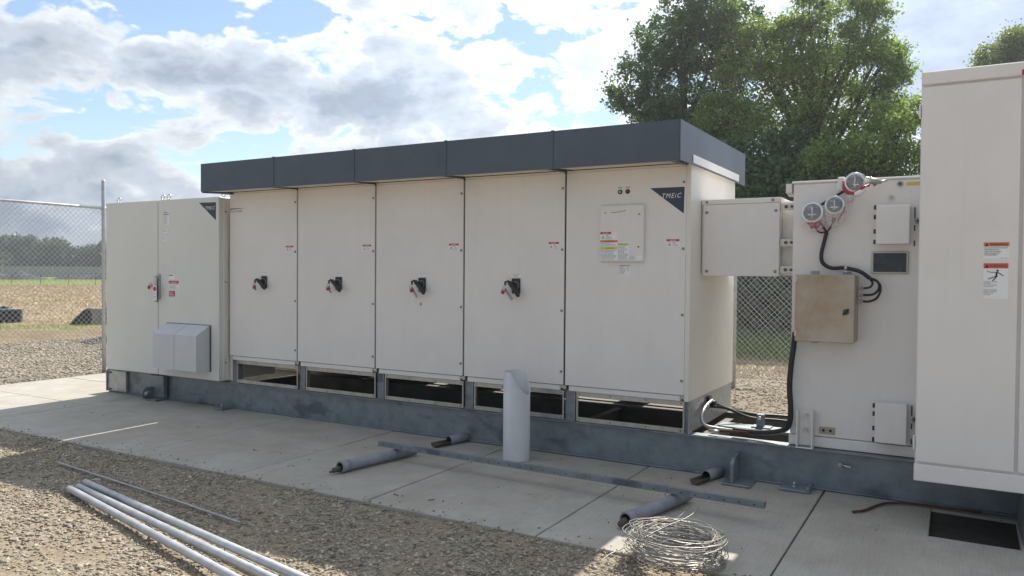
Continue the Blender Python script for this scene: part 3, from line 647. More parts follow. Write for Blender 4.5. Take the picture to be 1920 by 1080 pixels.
mb = MB(); mb.box(0.0, 0.022, 0.105, 1.40, 0.3145, 0.584, GALVL, 0.003); part(mb, 'side_skirt', inv)
mb = MB(); mb.box(0.0225, 0.05, 0.55, 0.63, 0.45, 0.56, BLACK, 0.006); mb.disc((0.05, 0.59, 0.50), 0.022, (1, 0, 0), 0.05, BLACK, 12); part(mb, 'cable_inlet', inv)
# canopy
CX = [-5.478, -4.339, -3.228, -2.134, -1.043, 0.060]; CY0, CY1, CZ0, CZ1 = -0.40, 1.66, 2.520, 2.832
for i in range(5):
    mb = MB(); mb.box(CX[i]+0.002, CX[i+1]-0.002, CY0, CY0+0.006, CZ0, CZ1, CANOPY); mb.box(CX[i]+0.003, CX[i+1]-0.003, CY0+0.0065, CY0+0.045, CZ0, CZ0+0.004, CANOPY); part(mb, 'fascia_panel', inv)
    mb = MB(); mb.box(CX[i]+0.002, CX[i+1]-0.002, CY0+0.0065, CY1-.007, CZ1-0.006, CZ1, CANOPY); part(mb, 'roof_sheet', inv)
    mb = MB(); xa, xb = CX[i]+0.05, CX[i+1]-0.20
    vs = [(xa, CY0+.047, 2.519), (xb+.02, CY0+.047, 2.519), (xb+.11, -.012, 2.550), (xa-.03, -.012, 2.550)]; mb.add(vs+[(a_, b_, c_+.04) for a_, b_, c_ in vs], [(0, 1, 2, 3), (7, 6, 5, 4), (0, 4, 5, 1), (1, 5, 6, 2), (2, 6, 7, 3), (3, 7, 4, 0)], IVORY); part(mb, 'soffit_panel', inv)
    mb = MB(); mb.xprism([(CY0+0.02, 2.522), (0.9, 2.564), (0.9, 2.60), (CY0+0.02, 2.58)], CX[i+1]-0.10, CX[i+1]-0.055, CANOPY); part(mb, 'canopy_bracket', inv)
    if i: mb = MB(); mb.box(CX[i]-0.012, CX[i]+0.012, CY0-0.006, CY0-0.0005, CZ0-0.004, CZ1+0.006, CANOPY, 0.002); mb.box(CX[i]-0.012, CX[i]+0.012, CY0, CY1, CZ1+0.0005, CZ1+0.006, CANOPY); part(mb, 'trim_strip', inv)
mb = MB(); mb.box(0.0605, 0.066, CY0, CY1, CZ0, CZ1+.001, CANOPY); part(mb, 'end_fascia', inv)
mb = MB(); mb.box(-5.484, -5.4785, CY0, CY1, CZ0, CZ1+.001, CANOPY); part(mb, 'end_fascia', inv)
mb = MB(); mb.box(-5.47, 0.05, CY1-0.0065, CY1, CZ0, CZ1, CANOPY); part(mb, 'rear_fascia', inv)
mb = MB(); mb.xprism([(CY0+0.01, 2.505), (0.7, 2.56), (0.7, 2.575), (CY0+0.01, 2.519)], -5.478, -5.42, CANOPY); part(mb, 'canopy_bracket', inv)
PL = ['leftmost red padlock on a rotary handle, on the door with the lettering', 'red padlock and tag on the rotary handle of the second door', 'red padlock on the handle above the small diamond sticker', 'red padlock with long grey tag on the rightmost rotary handle']
for i, (x, z) in enumerate(HANDLES): padlock(x-0.028, -0.075, z-0.055, PL[i], lean=(.0, .1, -.25, .35)[i], tag_lean=(.15, .35, .6, .7)[i], tagl=(.05, .06, .10, .11)[i])

# ---------------------------------------------------------------- switchgear cabinet (left)
sw = thing('switchgear_cabinet', (-6.6, 0.2, 0.32), 'pale grey two-door cabinet with twin intake hoods at the left end', 'electrical cabinet')
SY = -0.12
mb = MB(); mb.box(-7.69, -5.53, SY+0.024, 0.75, 0.335, 2.490, SWG, 0.004); part(mb, 'body', sw)
mb = MB(); mb.box(-5.5295, -5.518, -0.062, 0.012, 0.345, 2.485, IVORY, 0.002)
mb.box(-5.517, -5.4765, 0.036, 0.05, 0.335, 1.12, IVORY); mb.box(-5.517, -5.4765, 0.036, 0.05, 2.34, 2.48, IVORY); sp_ = part(mb, 'side_flange_and_filler', sw)  # slit fillers added to block part of the sun between the cabinets
for z in (2.32, 1.50, 0.55): door_bolt(-5.514, -0.03, z, sw, sp_)
for k, (a, b) in enumerate(((-7.695, -6.642), (-6.630, -5.526))):
    mb = MB(); mb.box(a, b, SY, SY+0.022, 0.340, 2.492, SWG, 0.004); dr = part(mb, 'door', sw)
    if k == 1:
        mb = MB(); mb.prism([(-5.873, 2.434), (-5.573, 2.429), (-5.574, 2.215)], SY-0.0015, SY, NAVY); mb.prism([(-5.888, 2.438), (-5.567, 2.434), (-5.568, 2.203)], SY-0.0004, SY, PRINTW)
        mb.text('TMEiC', -5.755, SY-.0024, 2.345, 0.040, PRINTW, width=0.165, shear=.3, bold=.0); part(mb, 'logo_plate', sw, dr)
        mb = MB(); mb.box(-6.533, -6.422, SY-.0012, SY, 2.182, 2.352, PRINTW); mb.text('TMEiC', -6.528, SY-.0018, 2.325, 0.020, INK, width=.10, shear=.3, bold=.02); mb.box(-6.53, -6.425, SY-.0018, SY-.0013, 2.306, 2.314, INK)
        lines(mb, -6.528, -6.43, SY-.0013, 2.300, 2.19, 9, GREYINK, 11); part(mb, 'rating_plate', sw, dr)
        for z in (2.11, 2.017):
            mb = MB(); mb.box(-6.533, -6.462, SY-.0012, SY, z-.025, z+.025, PRINTW); lines(mb, -6.528, -6.468, SY-.0013, z+.02, z-.01, 2, INK, int(z*100)); part(mb, 'sticker', sw, dr)
        mb = MB(); mb.box(-6.425, -6.318, SY-.001, SY, 1.52, 1.58, PRINTW); mb.box(-6.423, -6.35, SY-.0018, SY-.0011, 1.563, 1.573, INK)
        mb.box(-6.425, -6.242, SY-.0013, SY-.0001, 1.388, 1.503, PRINTW); mb.box(-6.425, -6.242, SY-.0022, SY-.0014, 1.468, 1.503, RED); mb.text('WARNING', -6.40, SY-.0027, 1.475, .018, PRINTW, width=.13)
        lines(mb, -6.415, -6.25, SY-.0014, 1.46, 1.395, 4, GREYINK, 15)
        mb.box(-6.425, -6.312, SY-.0013, SY-.0001, 1.312, 1.378, RED); lines(mb, -6.42, -6.32, SY-.0014, 1.37, 1.32, 4, PRINTW, 16); part(mb, 'warning_label', sw, dr)
mb = MB(); mb.box(-6.675, -6.665+.03, SY-0.03, SY-0.0005, 1.24, 1.56, ALU, 0.006); mb.box(-6.632, -6.585, SY-0.022, SY-0.0005, 1.28, 1.58, GALVL, 0.005)
T = Matrix.Translation((-6.632, SY-0.045, 1.40)) @ Matrix.Rotation(.08, 4, 'Y'); mb.box(-0.02, 0.025, -0.018, 0.012, -0.13, 0.14, HOODM, 0.01, T); part(mb, 'door_handle', sw)
for (xa, xb) in ((-6.470, -6.080), (-6.072, -5.682)):
    mb = MB(); mb.xprism([(SY-.0005, 0.445), (SY-0.19, 0.455), (SY-0.19, 0.872), (SY-.0005, 0.985)], xa, xb, HOODM); part(mb, 'intake_hood', sw)
mb = MB(); mb.box(-5.6815, -5.655, SY-.003, SY-.0003, 0.44, 0.99, SEAL); mb.box(-6.47, -5.682, SY-.003, SY-.0003, 0.986, 0.992, SEAL); part(mb, 'gasket', sw)
for x, y in ((-7.60, 0.0), (-6.70, 0.0), (-6.585, 0.0), (-5.62, 0.03)):
    mb = MB(); pts = [(x+0.032*math.cos(a), y, 2.538+0.032*math.sin(a)) for a in np.linspace(0, 2*math.pi, 15)[:-1]]; mb.tube(pts, 0.009, CHROME, 8, closed=True); mb.disc((x, y, 2.491), 0.02, (0, 0, 1), 0.018, CHROME, 12); part(mb, 'lifting_eye', sw)
padlock(-6.715, SY-0.05, 1.455, 'red padlock hanging left of the lever handle on the hooded cabinet', lean=.6, tagl=.02, s=1.3)
tg = thing('lockout_tag', (-6.60, SY-0.07, 1.39), 'red and white lockout tag hanging on the lever of the hooded cabinet', 'tag')
mb = MB(); mb.box(-.035, .035, -.001, .001, -.13, 0.05, PRINTW, .0004); mb.disc((0, -.0012, .012), .030, (0, -1, 0), .001, RED, 16); lines(mb, -.025, .025, -.0012, -.03, -.11, 4, GREYINK, 3); mb.build('card', tg)
mb = MB(); mb.tube([(0, 0, .05), (-.01, 0.01, .07), (0, 0.02, .085)], .002, CHROME, 5); mb.build('tie', tg)

# ---------------------------------------------------------------- bus box between inverter and transformer
bb = thing('bus_duct_box', (0.36, 0.75, 1.626), 'white box duct bridging the inverter and the transformer, fence showing below', 'duct box')
mb = MB(); mb.box(0.034, 0.672, 0.305, 1.22, 1.632, 2.262, WHITE, 0.004); part(mb, 'body', bb)
mb = MB(); mb.box(0.050, 0.674, 0.286, 0.304, 1.626, 2.225, WHITE, 0.004); cv = part(mb, 'front_cover', bb)
for x, z in ((0.085, 1.665), (0.645, 1.665), (0.08, 2.16), (0.645, 2.16)): door_bolt(x, 0.286, z, bb, cv, 0.012)
mb = MB(); mb.box(0.036, 0.684, 0.284, 1.225, 2.2265, 2.268, WHITE, 0.004); lid = part(mb, 'lid', bb)
for x in (0.08, 0.62): door_bolt(x, 0.284, 2.247, bb, lid, 0.011)
mb = MB(); mb.box(0.6725, 0.8115, 0.40, 1.218, 1.636, 2.24, WHITE, 0.004); part(mb, 'collar', bb)
for z in (2.19, 1.90, 1.68):
    mb = MB(); mb.box(0.6745, 0.808, 0.315, 0.345, z-.03, z+.03, IVORY, 0.003); mb.disc((0.72, 0.315, z), 0.014, (0, -1, 0), .012, BOLT, 6); mb.disc((0.765, 0.315, z), 0.012, (0, -1, 0), .015, BOLT, 6); part(mb, 'flange_clamp', bb)

# ---------------------------------------------------------------- transformer
tf = thing('transformer', (1.5, 0.75, 0.32), 'white transformer tank with bagged gauges and two small hinged boxes', 'transformer')
TY = 0.10
mb = MB(); mb.box(0.812, 2.5, TY, 1.45, 0.400, 2.345, WHITE, 0.006); part(mb, 'tank', tf)
mb = MB(); mb.box(0.806, 2.5, TY-0.012, 1.46, 0.318, 0.396, WHITE, 0.004); part(mb, 'base_rail', tf)
mb = MB(); mb.box(0.800, 2.5, TY-0.01, 1.46, 2.3455, 2.366, WHITE, 0.006); part(mb, 'top_cover', tf)
mb = MB(); mb.xprism([(0.10, 2.28), (0.10, 2.35), (0.30, 2.35), (0.24, 2.26)], 0.755, 0.799, WHITE); part(mb, 'lifting_hook', tf)
def hbox(x0, x1, z0, z1, n, dx=0.0):
    mb = MB(); mb.box(x0, x1, TY-0.13, TY-0.0005, z0, z1, WHITE, 0.005); b = part(mb, 'hinged_box', tf)
    for t in n: m2 = MB(); m2.box(x0-0.016, x0-0.0005, TY-0.122, TY-0.10, z0+(z1-z0)*t-.016, z0+(z1-z0)*t+.016, BLACK, .001); part(m2, 'hinge', tf, b)
    m2 = MB(); xx = x1+0.035
    for t in (0.88, 0.75, 0.42, 0.03): m2.box(xx-.012, xx-.004, TY-0.006, TY-0.0006, z0+(z1-z0)*t-.02, z0+(z1-z0)*t+.02, BLACK)
    m2.tube([(xx+.012+.016*math.cos(a), TY-.02, z0+(z1-z0)*.60+.018*math.sin(a)) for a in np.linspace(0, 6.283, 13)[:-1]], .0045, GALVL, 6, closed=True)
    m2.disc((xx+.012, TY-.0006, z0+(z1-z0)*.60), .008, (0, -1, 0), .024, BLACK, 8); part(m2, 'latch', tf, b)
hbox(1.410, 1.628, 1.868, 2.150, (.95, .70, .33, .06)); hbox(1.425, 1.632, 0.425, 0.712, (.93, .72, .35, .06))
mb = MB(); mb.box(1.375, 1.62, TY-.022, TY-.0005, 1.655, 1.818, ALU, .004); mb.box(1.388, 1.607, TY-.026, TY-.0225, 1.667, 1.806, SCREEN, .001); part(mb, 'sight_window', tf)
mb = MB(); mb.box(0.875, 0.885, TY-0.10, TY-0.013, 0.322, 0.60, WHITE, .002); mb.box(0.985, 0.995, TY-0.10, TY-0.013, 0.322, 0.60, WHITE, .002); mb.box(0.8855, 0.9845, TY-0.026, TY-0.0125, 0.325, 0.598, WHITE, .002); mb.box(0.872, 0.998, TY-0.10, TY-0.027, 0.314, 0.3215, WHITE, .001)
br = part(mb, 'hold_down_bracket', tf)
for z in (0.555, 0.445): m2 = MB(); m2.disc((0.935, TY-0.0265, z), 0.020, (0, -1, 0), 0.016, CHROME, 6); m2.disc((0.935, TY-0.0425, z), 0.010, (0, -1, 0), 0.014, CHROME, 8); part(m2, 'bolt', tf, br)
mb = MB(); mb.box(1.030, 1.142, TY-.008, TY-.0005, 0.425, 0.478, SS, .002); 
for x in (1.06, 1.11): mb.disc((x, TY-.008, .452), .011, (0, -1, 0), .004, BLACK, 10)
part(mb, 'earthing_pad', tf)
for x, z, r, mt in ((1.224, 2.205, .016, CHROME), (1.498, 2.215, .022, ALU), (1.556, 2.310, .019, BOLT)):
    mb = MB(); mb.disc((x, TY, z), r*1.3, (0, -1, 0), .006, WHITE if r > .02 else CHROME, 14); mb.disc((x, TY-.006, z), r*.7, (0, -1, 0), .02, mt, 8); part(mb, 'plug', tf)
mb = MB(); mb.box(1.596, 1.70, TY-.0015, TY-.0002, 2.295, 2.323, YELLOW); lines(mb, 1.605, 1.69, TY-.0016, 2.318, 2.30, 2, ORANGE, 2); part(mb, 'sticker', tf)
# gauges wrapped in plastic bags
def gauge(x, z, y, r, tilt, bagdrop, red):
    mb = MB(); ax = Vector((tilt, -1, 0.05)).normalized(); c = Vector((x, y, z))
    mb.tube([Vector((x, TY-.001, z)), c], r*.5, WHITE, 14); mb.disc(c, r, ax, 0.045, PRINTW, 24, r*1.02)
    gg = part(mb, 'gauge', tf)
    m2 = MB(); f = c+ax*0.0455; m2.disc(f, r*.86, ax, 0.002, GREYINK, 24); m2.disc(f+ax*.0025, r*.76, ax, 0.001, DIAL, 24)
    q = f+ax*.0045; m2.box(-.003, .003, -.001, 0, -r*.55, r*.5, PRINTW, 0, Matrix.Translation(q)); m2.box(-r*.4, r*.4, -.001, 0, -.012, -.004, PRINTW, 0, Matrix.Translation(q+Vector((0, -.001, -.01)))); part(m2, 'dial', tf, gg)
    # crumpled clear bag
    m3 = MB(); R_ = random.Random(int(x*1000)); nu, nv = 18, 10; vs = []; 
    for j in range(nv+1):
        t = j/nv
        for i in range(nu):
            a = 2*math.pi*i/nu; rad = r*1.18*math.sin(min(1, .18+t*1.0)*math.pi*.62)*(1 if t < .75 else 1-.8*(t-.75)/.25) + R_.uniform(-.003, .003)
            if t < .2: rad = r*1.15*math.sin(t/.2*math.pi/2+.02)
            zz = (math.cos(a)*rad); xx = math.sin(a)*rad
            yy = 0.058-0.09*t
            vs.append((x+xx+ax.x*.05, y-yy-.005+R_.uniform(-.004, .004), z+zz-(bagdrop*t if zz < 0 else 0)*.6))
    fs = [(j*nu+i, j*nu+(i+1) % nu, (j+1)*nu+(i+1) % nu, (j+1)*nu+i) for j in range(nv) for i in range(nu)]
    m3.add(vs, fs, BAG, True); part(m3, 'plastic_bag', tf, gg)
    m4 = MB()
    if red == 'neck':
        m4.disc((x+.01, y+.03, z-r*1.55), .032, (0, 0, 1), .045, REDP, 10, .05); m4.prism([(x-.05, z-r*1.02), (x+.06, z-r*1.02), (x+.03, z-r*1.35), (x-.01, z-r*1.35)], y-.02, y+.05, REDP)
    elif red == 'band':
        m4.tube([(x-r*1.05, y-.02, z+.02), (x-r*.98, y-.04, z-.04), (x-r*.6, y-.05, z-r*1.05), (x, y-.05, z-r*1.2), (x+r*.8, y-.04, z-r*.75), (x+r*1.5, y-.02, z-r*.25)], [.010, .013, .016, .012, .018, .008], REDP, 8)
        m4.tube([(x-r*.2, y-.045, z-r*1.25), (x+r*.5, y-.05, z-r*1.15), (x+r*1.3, y-.03, z-r*.5)], [.010, .022, .008], PRINTW, 8)
    else:
        m4.tube([(x+r*1.05, y-.03, z-.01), (x+r*.95, y-.03, z-.05), (x+r*.5, y-.02, z-r*1.4), (x+.02, y+.02, z-r*1.85)], [.004, .006, .007, .006], REDP, 6)
        m4.disc((x-.01, y+.02, z-r*1.8), .014, (0, 0, 1), .03, REDP, 8)
    part(m4, 'red_tape', tf, gg)
gauge(1.262, 2.318, -0.02, 0.068, 0.15, .06, 'band'); gauge(0.975, 2.110, 0.0, 0.074, 0.0, .14, 'neck'); gauge(1.128, 2.160, 0.0, 0.066, .05, .20, 'thin')
mb = MB(); mb.box(1.145, 1.20, -.03, TY-.001, 2.27, 2.37, WHITE, .01); vb_ = part(mb, 'valve', tf); mb = MB(); mb.tube([(1.33, .03, 2.34), (1.44, .03, 2.325)], [.03, .016], ALU, 8); mb.tube([(1.36, .03, 2.36), (1.40, .03, 2.30)], .014, GALVL, 8); mb.tube([(1.40, .03, 2.325), (1.475, .0, 2.33)], .007, GALVL, 6); part(mb, 'spout', tf, vb_)

# stainless box on the transformer
sb = thing('control_box', (1.08, 0.0, 1.14), 'stainless steel control box with brownish door on the white transformer', 'control box')
mb = MB(); mb.box(0.878, 1.288, -0.068, TY-.0005, 1.147, 1.640, SS, .003); part(mb, 'enclosure', sb)
mb = MB(); mb.box(0.872, 1.285, -0.100, -0.0685, 1.142, 1.645, SS, .004); dr = part(mb, 'door', sb)
m2 = MB(); m2.disc((1.228, -.1005, 1.372), .022, (0, -1, 0), .006, BOLT, 14); T = Matrix.Translation((1.228, -.112, 1.372)) @ Matrix.Rotation(.7, 4, 'Y'); m2.box(-.007, .007, -.006, .005, -.03, .03, BLACK, .003, T); part(m2, 'latch', sb, dr)
for z in (1.61, 1.20): m2 = MB(); m2.box(.868, .884, -.104, -.1005, z-.02, z+.02, CHROME, .002); part(m2, 'hinge', sb, dr)
for x in (.98, 1.21): mb = MB(); mb.box(x-.03, x+.03, TY-.01, TY-.0008, 1.641, 1.672, GALVL, .004); part(mb, 'mounting_ear', sb)
mb = MB(); mb.box(.97, 1.02, .02, .08, 1.125, 1.1465, SS, .003); part(mb, 'drain_fitting', sb)
for k, z in enumerate((1.545, 1.495, 1.450)):
    mb = MB(); mb.disc((1.2885, .01, z), .015, (1, 0, 0), .012, ALU, 10); mb.disc((1.3005, .01, z), .011, (1, 0, 0), .016, CHROME, 6); mb.disc((1.3165, .01, z), .015, (1, 0, 0), .010, ALU, 10); part(mb, 'cable_gland', sb)
# cables on the transformer
def spline(pts, n=8):
    P = [Vector(p) for p in pts]; P = [P[0]*2-P[1]]+P+[P[-1]*2-P[-2]]; out = []
    for i in range(1, len(P)-2):
        for k in range(n):
            t = k/n; a, b, c, d_ = P[i-1], P[i], P[i+1], P[i+2]
            out.append(0.5*((2*b)+(c-a)*t+(2*a-5*b+4*c-d_)*t*t+(3*b-a-3*c+d_)*t**3))
    out.append(P[-2]); return out
hc = thing('cable_harness', (1.1, 0.05, 1.7), 'black cables from the bagged gauges curling into the stainless control box', 'cable')
cy = 0.055
main = spline([(1.065, cy, 1.965), (1.050, cy, 1.90), (1.030, cy, 1.80), (1.040, cy, 1.735), (1.10, cy, 1.695), (1.20, cy-.01, 1.695), (1.30, cy-.02, 1.670), (1.37, cy-.02, 1.62)])
mb = MB(); mb.tube(main, .0145, RUBBER, 10); part(mb, 'main_cable', hc)
for pts, r_ in (([(1.37, cy-.02, 1.62), (1.39, .02, 1.585), (1.375, .01, 1.555), (1.33, .01, 1.545)], .008), ([(1.36, cy-.02, 1.625), (1.42, .02, 1.60), (1.435, .02, 1.55), (1.40, .01, 1.505), (1.33, .01, 1.495)], .009), ([(1.365, cy-.03, 1.625), (1.43, .01, 1.59), (1.445, .01, 1.535), (1.42, .01, 1.475), (1.37, .01, 1.450), (1.33, .01, 1.450)], .009),
                ([(1.065, cy, 1.965), (1.03, cy, 2.02), (1.01, cy, 2.06)], .009), ([(1.065, cy, 1.965), (1.09, cy, 2.0), (1.115, cy+.005, 2.05)], .007), ([(1.05, cy, 1.965), (1.015, cy, 1.965), (.99, cy, 1.99), (.985, cy, 2.02)], .006), ([(1.02, .04, 2.17), (1.10, .04, 2.22), (1.19, .04, 2.272)], .010)):
    mb = MB(); mb.tube(spline(pts), r_, RUBBER, 8); part(mb, 'branch_cable', hc)
mb = MB(); mb.disc((1.195, cy-.01, 1.695), .019, (1, 0, 0), .02, CHROME, 12); mb.box(1.19, 1.215, cy, TY-.012, 1.66, 1.68, CHROME, .002); part(mb, 'cable_clip', hc)
# down lead to the skid and the flexible cables in the gap
dl = thing('flexible_conduit', (0.8, 0.1, 0.33), 'thick black conduit dropping down the transformer edge and curving onto the skid', 'conduit')
mb = MB(); mb.tube(spline([(.853, .03, 1.20), (.845, .03, 1.10), (.828, .03, .95), (.818, .03, .78), (.828, .03, .62), (.822, .04, .50), (.78, .08, .43), (.66, .12, .385), (.50, .14, .37), (.36, .15, .37)]), .021, RUBBER, 10); part(mb, 'hose', dl)
mb = MB(); mb.tube([(.860, .03, 1.19), (.868, .03, 1.225)], [.022, .016], CHROME, 10); part(mb, 'fitting', dl)
mb = MB(); mb.tube(spline([(.50, .10, .365), (.36, .11, .362), (.26, .12, .355), (.17, .12, .345)]), .012, RUST, 8); mb.tube([(.17, .12, .345), (.26, .10, .35)], .014, CHROME, 8); part(mb, 'end_coupling', dl)
wl = thing('white_cable', (0.1, 0.4, 0.4), 'pale flexible cable looping out of the inverter base side', 'cable')
mb = MB(); mb.tube(spline([(.06, .60, .52), (.055, .45, .50), (.06, .34, .47), (.065, .26, .41), (.11, .24, .36), (.24, .30, .335), (.42, .30, .335), (.60, .30, .34)]), .014, GALVL, 8); part(mb, 'sheath', wl)
mb = MB(); mb.disc((.058, .42, .49), .022, (0, 1, 0), .03, CHROME, 8); part(mb, 'fitting', wl)
for k, (y, z, mt, lb) in enumerate(((1.05, .36, RUBBER, 'black cable crossing the skid gap nearest the rear beam'), (.90, .345, RUBBER, 'black cable crossing the skid gap in front of the other'))):
    c_ = MB(); c_.tube(spline([(.06, .62-.04*k, .50-.03*k), (.16, .72, .44), (.34, .90-.1*k, z+.02), (.55, y, z), (.81, y+.05, z-.01)]), .013, mt, 8); o = c_.build('crossing_cable', origin=(.4, y, z)); tag(o, lb, 'cable', 'cables across the skid gap')
cc_ = thing('cable_clamp', (.47, .66, .3135), 'small galvanised cable clamp standing in the gap between cabinets', 'clamp')
mb = MB(); mb.box(.44, .50, .62, .70, .3255, .43, GALV, .004); part(mb, 'upright', cc_); mb = MB(); mb.disc((.47, .62, .40), .016, (0, -1, 0), .02, CHROME, 8); part(mb, 'bolt', cc_); mb = MB(); mb.box(.40, .56, .60, .72, .3135, .325, GALV, .002); part(mb, 'foot', cc_)
mb = MB(); mb.box(.12, .82, .55, .75, .295, .313, GALV, .002); part(mb, 'gap_strap', sk)

# ---------------------------------------------------------------- right enclosure
RY = -0.60
re_ = thing('tall_enclosure', (2.2, 0.2, 0.32), 'tallest white enclosure at the right edge with two warning stickers', 'electrical cabinet')
mb = MB(); mb.box(1.712, 3.4, RY+0.022, 1.3, 0.322, 2.93, WHITE, .004); part(mb, 'body', re_)
mb = MB(); mb.box(1.708, 3.4, RY+.001, RY+.0215, 0.318, 0.428, WHITE, .004); part(mb, 'plinth', re_)
mb = MB(); mb.box(1.717, 2.252, RY, RY+.0205, 0.443, 2.848, WHITE, .004); dr = part(mb, 'door', re_)
mb = MB(); mb.box(2.272, 2.85, RY-.001, RY+.0205, 0.443, 2.848, WHITE, .004); part(mb, 'door', re_)
mb = MB(); mb.box(1.712, 3.4, RY-.006, 1.32, 2.862, 2.945, WHITE, .006); cap = part(mb, 'top_cap', re_)
m2 = MB(); m2.box(2.25, 2.32, RY-.008, RY-.0063, 2.862, 2.895, REDP); part(m2, 'sticker', re_, cap)
for z in (2.70, .56): mb = MB(); mb.box(1.700, 1.7115, RY+.01, RY+.04, z-.045, z+.045, WHITE, .003); part(mb, 'hinge', re_)
mb = MB(); X0, X1 = 2.070, 2.205; Z = 1.853
mb.box(X0, X1, RY-.0012, RY, 1.752, Z, PRINTW); mb.box(X0, X1, RY-.002, RY-.0013, Z-.026, Z, ORANGE); mb.prism([(X0+.006, Z-.023), (X0+.027, Z-.023), (X0+.0165, Z-.004)], RY-.0027, RY-.0021, INK); mb.text('WARNING', X0+.032, RY-.0026, Z-.021, .0165, INK, width=.094, bold=.02)
for i, t in enumerate(('ARC FLASH AND SHOCK HAZARD', 'APPROPRIATE PPE', 'AND TOOLS REQUIRED', 'WHEN WORKING ON', 'THIS EQUIPMENT')): mb.text(t, X0+.004, RY-.0018, Z-.038-.0108*i, .0068, INK, width=(.122, .075, .088, .08, .07)[i], bold=.015)
lines(mb, X0+.09, X1-.005, RY-.0013, 1.760, 1.753, 1, GREYINK, 5); part(mb, 'warning_label', re_, dr)
mb = MB(); Z = 1.724; mb.box(X0+.002, X1-.003, RY-.0012, RY, 1.505, Z, PRINTW); mb.box(X0+.002, X1-.003, RY-.002, RY-.0013, Z-.032, Z, ORANGE2); mb.prism([(X0+.008, Z-.028), (X0+.031, Z-.028), (X0+.0195, Z-.006)], RY-.0027, RY-.0021, INK); mb.text('WARNING', X0+.034, RY-.0026, Z-.026, .0185, INK, width=.090)
cx, cz = X0+.072, Z-.046
mb.disc((cx+.004, RY-.0013, cz), .0065, (0, -1, 0), .001, INK, 12)
for a_, b_, w_ in (((0, -.008), (-.002, -.036), .010), ((-.002, -.010), (-.034, -.010), .004), ((-.034, -.010), (-.052, -.001), .0028), ((.004, -.010), (.036, -.032), .005), ((-.002, -.034), (-.045, -.052), .005), ((.002, -.034), (-.022, -.064), .006)):
    A_ = Vector((a_[0], a_[1])); B_ = Vector((b_[0], b_[1])); t_ = (B_-A_).normalized(); n_ = Vector((-t_.y, t_.x))*w_/2
    mb.prism([(cx+q.x, cz+q.y) for q in (A_+n_, B_+n_, B_-n_, A_-n_)], RY-.0024, RY-.0013, INK)
for i, t in enumerate(('HAZARDOUS VOLTAGE', 'INSIDE', 'CAN CAUSE INJURY', 'OR DEATH', '', 'TURN OFF POWER', 'BEFORE OPENING', 'KEEP DOOR', 'CLOSED')):
    if t: mb.text(t, X0+.004, RY-.0018, 1.606-.0098*i, .0055, INK, width=min(.07, .006*len(t)), bold=.01)
part(mb, 'warning_label', re_, dr)

# ---------------------------------------------------------------- pieces on the pad
# cut PVC pipe standing in front of the skid
mb = MB(); n = 32; ro, ri = .118, .110; cxp, cyp = -1.405, -0.33; vs = []
def topz(a):
    x = math.cos(a)*ro
    return 0.775 if x < 0.0 else 0.775-(x/ro)**1.0*0.20
for r_, top in ((ro, False), (ro, True), (ri, True), (ri, False)):
    for k in range(n):
        a = 2*math.pi*k/n; vs.append((cxp+r_*math.cos(a), cyp+r_*math.sin(a), (topz(a)+random.uniform(-.002, .002)) if top else 0.001))
fs = []
for i in range(3):
    for k in range(n): fs.append((i*n+k, i*n+(k+1) % n, (i+1)*n+(k+1) % n, (i+1)*n+k))
mb.add(vs, fs, PVC, True); o = mb.build('pvc_pipe', origin=(cxp, cyp, 0)); tag(o, 'white plastic pipe standing upright with its top cut slantwise', 'pipe')
# strut channel resting on the conduits
a = Vector((-2.46, -0.915, .105)); b = Vector((0.862, -1.000, .105)); ux = (b-a).normalized(); uy = Vector((0, 0, 1)).cross(ux); Lx = (b-a).length
T = Matrix((ux, uy, Vector((0, 0, 1)))).transposed().to_4x4(); T.translation = a
st = thing('strut_channel', tuple((a+b)/2), 'long slotted galvanised strut channel lying across two grey conduits', 'strut')
mb = MB(); mb.box(0, Lx, -.0205, -.018, 0, .041, GALV, 0, T); mb.box(0, Lx, .018, .0205, 0, .041, GALV, 0, T); mb.box(0, Lx, -.0205, .0205, .041, .0425, GALV, 0, T); mb.box(0, Lx, -.0178, -.010, 0, .002, GALV, 0, T); mb.box(0, Lx, .010, .0178, 0, .002, GALV, 0, T)
part(mb, 'channel', st)
mb = MB()
for k in range(int(Lx/0.10)): mb.box(.05+k*.10, .064+k*.10, -.0211, -.0206, .016, .022, DARK, 0, T)
kind(part(mb, 'slots', st), 'stuff')
def lay_pipe(name, a, b, ro, ri, mt, label, cat, group=None, mt_in=None, extra=None):
    t = thing(name, tuple((Vector(a)+Vector(b))/2), label, cat, group); mb = MB(); mb.pipe(a, b, ro, ri, mt, mt_in or DARK, 20); part(mb, 'tube', t)
    if extra: extra(t)
    return t
def core1(t):
    mb = MB(); mb.tube([(-2.385, -1.50, .04), (-2.395, -1.57, .036)], [.026, .020], WOOD, 7); mb.tube([(-2.39, -1.53, .03), (-2.402, -1.60, .030)], [.012, .010], WOOD, 6); part(mb, 'core', t)
    mb = MB(); mb.pipe((-2.381, -1.505, .052), (-2.370, -1.42, .052), .048, .0445, CONDUIT); part(mb, 'coupling', t)
lay_pipe('conduit_piece', (-2.381, -1.505, .052), (-2.245, -0.690, .052), .044, .037, CONDUIT, 'grey conduit piece with dirty broken end, left under the strut', 'conduit', 'grey conduit offcuts on the pad', extra=core1)
def core2(t):
    mb = MB(); mb.tube([(.10, -1.54, .04), (.085, -1.60, .032)], [.03, .02], WOOD, 7); part(mb, 'core', t)
    mb = MB(); mb.pipe((.102, -1.545, .052), (.118, -1.47, .052), .048, .0445, CONDUIT); part(mb, 'coupling', t)
